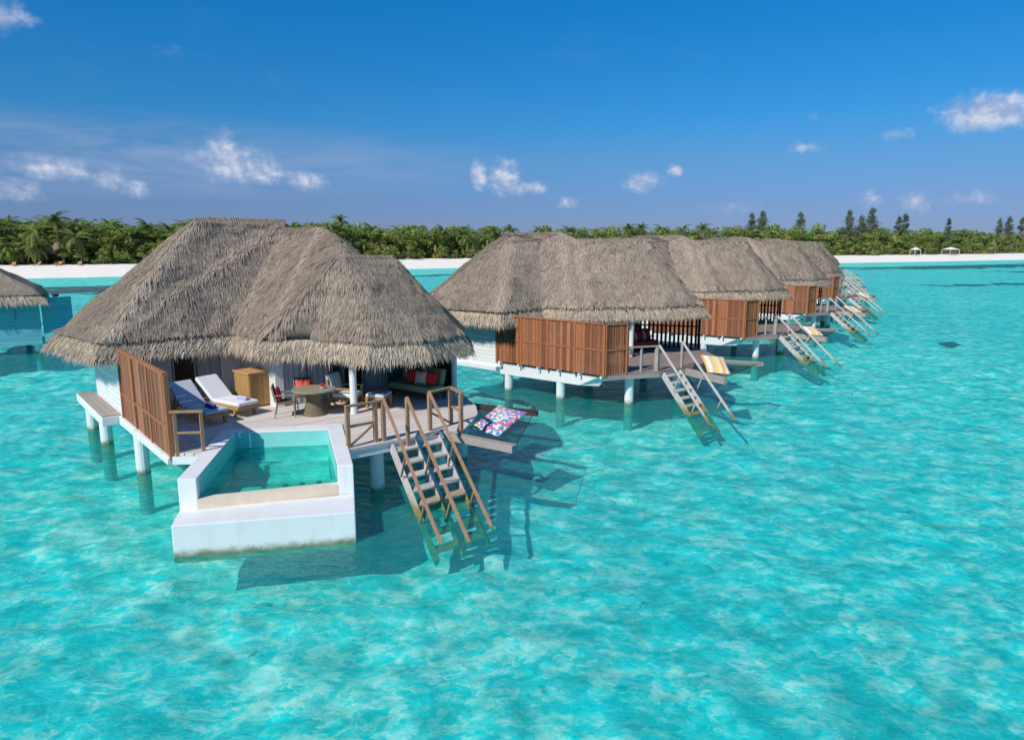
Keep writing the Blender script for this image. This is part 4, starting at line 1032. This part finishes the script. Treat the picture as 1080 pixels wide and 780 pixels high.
for i, f in enumerate(FRS[:3]):
    nm = ('second', 'third', 'fourth')[i]
    pil = []
    if i < 2:
        pil = [(-.55, .0, 'stripe_red', f'striped red cushion at the left end of the {nm} villa sofa', (.46, .44, .16)), (.0, .03, 'stripe_red', f'striped red cushion in the middle of the {nm} villa sofa', (.46, .44, .16)), (.55, .0, 'stripe_red', f'striped red cushion at the right end of the {nm} villa sofa', (.46, .44, .16))]
    sofa(f, 6.1, -2.2, (-.3, .95), 'sofa_red', 'wood_brown', f'deep red sofa in the shade of the {nm} villa terrace', 1.9, pil)
# low bench table at the second villa
def low_table(f, u, v, hd, label):
    P = thing('low_table', label, 'table', f.w(u, v, DZ), f.heading(*hd), 'low tables on the terraces')
    m = MB(); m.box(-.45, .45, -.28, .28, .40, .45); m.build('table_top', M['wood_teak'], P)
    for x in (-.40, .40):
        for y in (-.24, .24):
            m = MB(); m.box(x - .03, x + .03, y - .03, y + .03, 0, .40); m.build('leg', M['wood_teak'], P)
low_table(FB, 4.15, -1.75, (.6, .8), 'orange-brown low table behind the white column of the second villa')
low_table(FRS[1], 4.15, -1.75, (.6, .8), 'low table behind the screen of the third villa')

# ---- floor cushions on the hammock nets
def net_cushion(f, u, v, z, hd, mt, size, label, tilt=(0, 0)):
    return cushion(label, mt, f.w(u, v, z), (tilt[0], tilt[1], f.heading(*hd)), size, 'floor cushion', 'floor cushions on the hammock nets', 'floor_cushion')
net_cushion(FA, 7.7, 2.4, 1.27, (.95, -.30), 'floral', (.95, 1.45, .2), 'floral blue and pink floor cushion on the front villa hammock net', (.26, .10))
net_cushion(FB, 3.95, 2.55, 1.42, (.72, -.69), 'stripe_orange', (.95, 1.2, .24), 'orange striped floor cushion on the second villa hammock net', (.45, .12))
for i, nm in ((1, 'third'), (2, 'fourth'), (3, 'fifth')):
    net_cushion(FRS[i], 3.9, 2.5, 1.36, (.7, -.7), 'stripe_orange', (.9, 1.1, .24), f'orange striped floor cushion on the {nm} villa hammock net', (.32, .08))

# ------------------------------------------------------------------ trees on the island
def palm_crown(seed, nf=24):
    r = random.Random(seed); m = MB()
    for i in range(nf):
        a = 2 * math.pi * i / nf * 2.4 + r.uniform(-.3, .3); e0 = R(r.choice([72, 55, 40, 25, 10, -5, -20]) + r.uniform(-10, 10))
        L = r.uniform(2.3, 3.3); n = 11; p = Vector((0, 0, 0)); e = e0; pts = [p.copy()]
        for k in range(n):
            p = p + Vector((math.cos(a) * math.cos(e), math.sin(a) * math.cos(e), math.sin(e))) * (L / n); e -= R(r.uniform(6.5, 10.5)) * (1 if e > -1.3 else 0); pts.append(p.copy())
        g = r.uniform(.6, 1.35); yl = r.uniform(.85, 1.35) if e0 < 0 else r.uniform(.8, 1.1)
        if r.random() < .12 and e0 < R(0): c = (2.4 * g, 1.35 * g, 1.2 * g)
        else: c = (g * yl, g, g * .9)
        side = Vector((-math.sin(a), math.cos(a), 0))
        for k in range(1, n + 1):
            t = k / n; d = (pts[k] - pts[k - 1]).normalized(); ll = .72 * (math.sin(math.pi * min(.97, .12 + t * .85)) ** .6)
            for s in (1, -1):
                for q in (0, .5):
                    b0 = pts[k - 1].lerp(pts[k], q); dr = (side * s * .8 + d * .55 + Vector((0, 0, -.42 - r.uniform(0, .3)))).normalized()
                    m.add([b0 - d * .06, b0 + d * .06, b0 + dr * ll * r.uniform(.85, 1.1)], [(0, 1, 2)], c)
        for k in range(n): m.add([pts[k] - side * .035, pts[k] + side * .035, pts[k + 1]], [(0, 1, 2)], (1.3 * g, 1.2 * g, .8 * g))
    for k in range(7):
        a = r.uniform(0, 6.28); p = Vector((.18 * math.cos(a), .18 * math.sin(a), -.2)); m.tube(p - Vector((0, 0, .12)), p + Vector((0, 0, .12)), .10, .06, 6, (1.2, .8, .5))
    return m.build('crown', M['palm_leaf'], mesh_only=True)
def palm_trunk(seed):
    r = random.Random(seed); m = MB(); bx, by = r.uniform(-.9, .9), r.uniform(-.9, .9); n = 8; H = 8.0
    pts = [Vector((bx * (1 - (1 - k / n) ** 2) - bx, by * (1 - (1 - k / n) ** 2) - by, H * k / n - .4)) for k in range(n + 1)]
    m.path(pts, [.20 - .10 * k / n for k in range(n + 1)], 8)
    return m.build('trunk', M['bark'], mesh_only=True)
def leaf_blob(m, r, c, rad, n, sz, col):
    for _ in range(n):
        d = Vector((r.gauss(0, 1), r.gauss(0, 1), r.gauss(0, 1))).normalized(); d *= r.uniform(.35, 1.0) ** .5
        p = c + Vector((d.x * rad[0], d.y * rad[1], d.z * rad[2]))
        nn = (d.normalized() * 1.1 + Vector((r.gauss(0, .45), r.gauss(0, .45), r.gauss(0, .45) + .35))).normalized()
        x = nn.cross(Vector((r.gauss(0, 1), r.gauss(0, 1), r.gauss(0, 1)))).normalized(); y = nn.cross(x)
        s = sz * r.uniform(.6, 1.4); g = r.uniform(.75, 1.25); c_ = (col[0] * g, col[1] * g, col[2] * g)
        m.add([p - x * s, p + y * s * .45, p + x * s, p - y * s * .45], [(0, 1, 2, 3)], c_)
def broad_crown(seed, H=6.0, Wd=3.0):
    r = random.Random(seed); m = MB()
    for k in range(13):
        a = r.uniform(0, 6.28); q = r.uniform(0, 1) ** .6; z = r.uniform(.12, 1.0)
        c = Vector((math.cos(a) * q * Wd * (1.1 - .55 * z), math.sin(a) * q * Wd * (1.1 - .55 * z), H * z * .92))
        rr = r.uniform(.7, 1.35); g = r.uniform(.6, 1.5); y = r.uniform(.8, 1.4)
        leaf_blob(m, r, c, (rr, rr, rr * .8), 95, .24, (g * y, g, g * .85))
    return m.build('crown', M['broad_leaf'], mesh_only=True)
def broad_trunk(seed):
    r = random.Random(seed); m = MB(); m.path([Vector((0, 0, -.5)), Vector((.1, 0, 1.6)), Vector((.15, .2, 3))], [.28, .20, .14], 7)
    for k in range(5):
        a = r.uniform(0, 6.28); m.path([Vector((.1, .1, 1.5 + .25 * k)), Vector((math.cos(a) * 1.2, math.sin(a) * 1.2, 3.0 + .3 * k))], [.12, .04], 5)
    return m.build('trunk', M['bark'], mesh_only=True)
def casuarina_crown(seed):
    r = random.Random(seed); m = MB(); H = 12
    for k in range(80):
        z = r.uniform(.12, 1.0); a = r.uniform(0, 6.28); L = (1.02 - z) * 5.0 * r.uniform(.55, 1.1) + .2
        b0 = Vector((0, 0, z * H * .93)); tip = b0 + Vector((math.cos(a) * L, math.sin(a) * L, L * r.uniform(.0, .45)))
        g = r.uniform(.6, 1.35)
        for q in range(30):
            t = r.uniform(.15, 1); p = b0.lerp(tip, t) + Vector((r.gauss(0, .25), r.gauss(0, .25), r.gauss(0, .22)))
            d = Vector((r.gauss(0, .5), r.gauss(0, .5), r.uniform(-1, .5))).normalized() * r.uniform(.35, .75); s = d.cross(Vector((r.gauss(0, 1), r.gauss(0, 1), .2))).normalized() * .09
            m.add([p - s, p + s, p + d], [(0, 1, 2)], (g, g, g))
    return m.build('crown', M['needle_leaf'], mesh_only=True)
def casuarina_trunk(seed):
    m = MB(); m.path([Vector((0, 0, -.5)), Vector((.1, .05, 6)), Vector((0, .1, 11.6))], [.26, .15, .03], 7); return m.build('trunk', M['bark'], mesh_only=True)
PC = [palm_crown(100 + i) for i in range(6)]; PT = [palm_trunk(200 + i) for i in range(4)]
BC = [broad_crown(300 + i) for i in range(7)]; BT = [broad_trunk(400 + i) for i in range(2)]
CC = [casuarina_crown(500 + i) for i in range(4)]; CT = [casuarina_trunk(600)]
TR = random.Random(77)
def link(name, me, parent, loc=(0, 0, 0), sc=(1, 1, 1), rz=0):
    o = bpy.data.objects.new(name, me); COL.objects.link(o); o.parent = parent; o.location = loc; o.scale = sc; o.rotation_euler = (0, 0, rz); return o
def tree(kind, x, y, h, label, group, z=1.95):
    nm, cat = {'palm': ('coconut_palm', 'palm tree'), 'broad': ('broadleaf_tree', 'tree'), 'cas': ('casuarina_tree', 'tree'), 'bush': ('beach_shrub', 'shrub')}[kind]
    P = thing(nm, label, cat, (x, y, z), TR.uniform(0, 6.28), group)
    if kind == 'palm':
        k = h / 8.0; link('trunk', TR.choice(PT), P, (0, 0, 0), (1, 1, k)); link('crown', TR.choice(PC), P, (0, 0, h - .4), (1.45, 1.45, 1.3), TR.uniform(0, 6.28))
    elif kind == 'cas':
        k = h / 12; link('trunk', CT[0], P, (0, 0, 0), (k, k, k)); link('crown', TR.choice(CC), P, (0, 0, 0), (k * TR.uniform(.6, 1.0), k * TR.uniform(.6, 1.0), k))
    else:
        k = h / 6.0; wk = k * TR.uniform(1.05, 1.5); link('trunk', TR.choice(BT), P, (0, 0, 0), (k, k, k)); link('crown', TR.choice(BC), P, (0, 0, -.15 if kind == 'bush' else .5), (wk, wk, k), TR.uniform(0, 6.28))
    return P
def at_shore(px_ratio, s):
    """the point s metres inland where the ray with x/y = px_ratio meets the shore"""
    best = None
    for q, d, n in SF:
        p = q + n * s
        if p.y < 50: continue
        e = abs(p.x / p.y - px_ratio)
        if best is None or e < best[0]: best = (e, p)
    return best[1]
REG = {'left': (-.80, -.42, 'left of the front villa roof'), 'gap': (-.31, -.02, 'between the first two villa roofs'), 'mid': (.0, .30, 'over the ridges of the row'), 'right': (.30, .80, 'on the far shore at right')}
def plant(reg, kind, s0, s1, n, h0, h1, phrase):
    a, b_, where = REG[reg]
    for i in range(n):
        k = a + (b_ - a) * (i + TR.uniform(.1, .9)) / n
        p = at_shore(k, TR.uniform(s0, s1))
        tree(kind, p.x + TR.uniform(-1, 1), p.y + TR.uniform(-1, 1), TR.uniform(h0, h1), phrase + ' ' + where, f'{kind} trees {where}'.replace('bush trees', 'shrubs').replace('cas trees', 'casuarinas').replace('broad trees', 'leafy trees'))
plant('left', 'bush', 23, 27, 22, 2.6, 4.2, 'low leafy shrub at the edge of the sand')
plant('left', 'broad', 27, 36, 22, 6.0, 8.2, 'mid green leafy tree in the belt')
plant('left', 'palm', 24, 31, 26, 3.6, 6.0, 'shorter coconut palm at the front of the dense belt')
plant('left', 'palm', 28, 42, 30, 6.0, 8.9, 'coconut palm rising from the dense belt')
plant('left', 'broad', 38, 52, 16, 8, 10, 'taller leafy tree at the back of the belt')
plant('gap', 'bush', 23, 27, 18, 2.6, 4.2, 'low leafy shrub at the edge of the sand')
plant('gap', 'broad', 27, 38, 18, 6.5, 9.0, 'mid green leafy tree in the belt')
plant('gap', 'palm', 25, 33, 16, 3.4, 6.0, 'shorter coconut palm at the front of the dense belt')
plant('gap', 'palm', 28, 44, 18, 6.5, 9, 'coconut palm rising from the dense belt')
plant('gap', 'broad', 40, 55, 14, 9, 11, 'taller leafy tree at the back of the belt')
plant('mid', 'broad', 28, 50, 18, 8, 10.5, 'leafy tree whose top shows just')
plant('mid', 'palm', 28, 50, 12, 8.5, 10.2, 'coconut palm whose crown shows just')
plant('right', 'bush', 23, 29, 44, 2.6, 6.0, 'low leafy shrub behind the white sand')
plant('right', 'broad', 30, 46, 40, 6.5, 10.5, 'round leafy tree in the long belt')
plant('right', 'broad', 46, 70, 34, 9, 12.8, 'taller leafy tree in the long belt')
plant('right', 'palm', 26, 50, 26, 4.5, 9.5, 'coconut palm in the long belt')
for k, s, h, lb in ((.352, 46, 18, 'leftmost casuarina, standing alone left of the twin pair above the villa roofs'), (.342, 52, 17.5, 'casuarina just left of the leftmost group top'), (.405, 45, 18, 'lone conical casuarina above the last villa roofs'), (.478, 45, 19.5, 'wide dark casuarina left of the tallest one'),
                    (.492, 44, 17.5, 'casuarina at the shoulder of the wide dark one'), (.508, 48, 21, 'tallest casuarina of the far shore'), (.545, 46, 17.5, 'small casuarina right of the tallest'), (.560, 50, 19, 'thin casuarina in the middle of the far shore'),
                    (.612, 50, 18, 'rounded casuarina apart from the others'), (.690, 46, 19.5, 'casuarina at the left of the right-hand clump'), (.706, 46, 21, 'tallest casuarina of the right-hand clump'), (.722, 44, 20.5, 'casuarina in the middle of the right-hand clump'), (.742, 46, 20, 'casuarina at the right picture edge clump')):
    p = at_shore(k, s); tree('cas', p.x, p.y, h, lb, 'casuarinas on the far shore')
# two emergent palms at the left
for k, s, h, lb in ((-.657, 27, 9.6, 'tall slender coconut palm leaning over the left beach hut'), (-.668, 23, 7.2, 'pale coconut palm with bare trunk at the edge of the left beach'), (-.246, 44, 11.5, 'tallest coconut palm seen just right of the front villa roof')):
    p = at_shore(k, s); tree('palm', p.x, p.y, h, lb, 'tall palms of the island')

# far woodland behind, one mass
def far_wood():
    r = random.Random(5); m = MB()
    for i in range(700):
        k = r.uniform(-.95, .95); p = at_shore(k, r.uniform(52, 95)); h = r.uniform(6.5, 10.5)
        g = r.uniform(.55, 1.2); y = r.uniform(.8, 1.2)
        leaf_blob(m, r, Vector((p.x, p.y, 2 + h * r.uniform(.5, .85))), (3.2, 3.2, 2.4), 40, .6, (g * y, g, g * .8))
    tag(m.build('far_wood', M['broad_leaf']), kind='stuff')
far_wood()

# ---- huts, tents and beach furniture on the sand
def hut(k, s, label, sz=3.2, h=6.0):
    p = at_shore(k, s); P = thing('beach_hut', label, 'hut', (p.x, p.y, 1.9), R(20), 'thatched huts on the beach')
    m = MB(); n = 10
    ring = [(sz * math.cos(2 * math.pi * i / n), sz * math.sin(2 * math.pi * i / n), 2.3) for i in range(n)]
    for i in range(n): m.poly([ring[i], ring[(i + 1) % n], (.25, 0, h), (-.25, 0, h)])
    rf = m.build('roof', M['thatch'], P); sm = rf.modifiers.new('t', 'SOLIDIFY'); sm.thickness = .25
    m = MB(); m.prism([(sz * .75 * math.cos(2 * math.pi * i / n), sz * .75 * math.sin(2 * math.pi * i / n)) for i in range(n)], 0, 2.6); m.build('wall', M['wood_brown'], P)
    m = MB(); m.box(-.5, .5, -sz * .78, -sz * .70, 0, 2.0); m.build('door', M['wood_dark'], P)
hut(-.645, 30, 'conical thatched hut among the palms behind the left beach', 3.2, 5.6)
hut(-.735, 29, 'grey thatched hut with a ridge at the left picture edge', 4.0, 5.6)
def tent(k, s, label, w_=4.0):
    p = at_shore(k, s); P = thing('beach_canopy', label, 'canopy', (p.x, p.y, 1.75), R(10), 'white canopies on the far beach')
    m = MB(); h = w_ / 2
    for a, b_ in (((-h, -h), (h, -h)), ((h, -h), (h, h)), ((h, h), (-h, h)), ((-h, h), (-h, -h))): m.poly([(*a, 2.3), (*b_, 2.3), (0, 0, 3.3)])
    c = m.build('cover', M['linen_white'], P)
    for x, y in ((-h, -h), (h, -h), (h, h), (-h, h)):
        m = MB(); m.tube((x * .95, y * .95, 0), (x * .95, y * .95, 2.32), .06, .06, 6); m.build('pole', M['linen_white'], P)
tent(.575, 19, 'white canopy behind the far beach, left of the wider one', 2.8)
tent(.628, 19, 'wider white canopy behind the far beach', 4.6)
def beach_lounger(k, s, label):
    p = at_shore(k, s); P = thing('beach_lounger', label, 'sun lounger', (p.x, p.y, 1.72), R(TR.uniform(-30, 30)), 'loungers on the left beach')
    m = MB(); m.box(-.35, .35, -1, 1, .22, .34); m.build('seat', M['wood_teak'], P)
    m = MB(); m.hexa([(-.35, .3, .34), (.35, .3, .34), (.35, .42, .34), (-.35, .42, .34)], [(-.35, .95, .85), (.35, .95, .85), (.35, 1.02, .8), (-.35, 1.02, .8)]); m.build('backrest', M['wood_teak'], P)
    for x in (-.3, .3):
        for y in (-.8, .8): m = MB(); m.box(x - .04, x + .04, y - .04, y + .04, -.1, .22); m.build('leg', M['wood_teak'], P)
for k in (-.672, -.660, -.648, -.705, -.62): beach_lounger(k, 20.5, 'wooden lounger on the sand under the left palms')
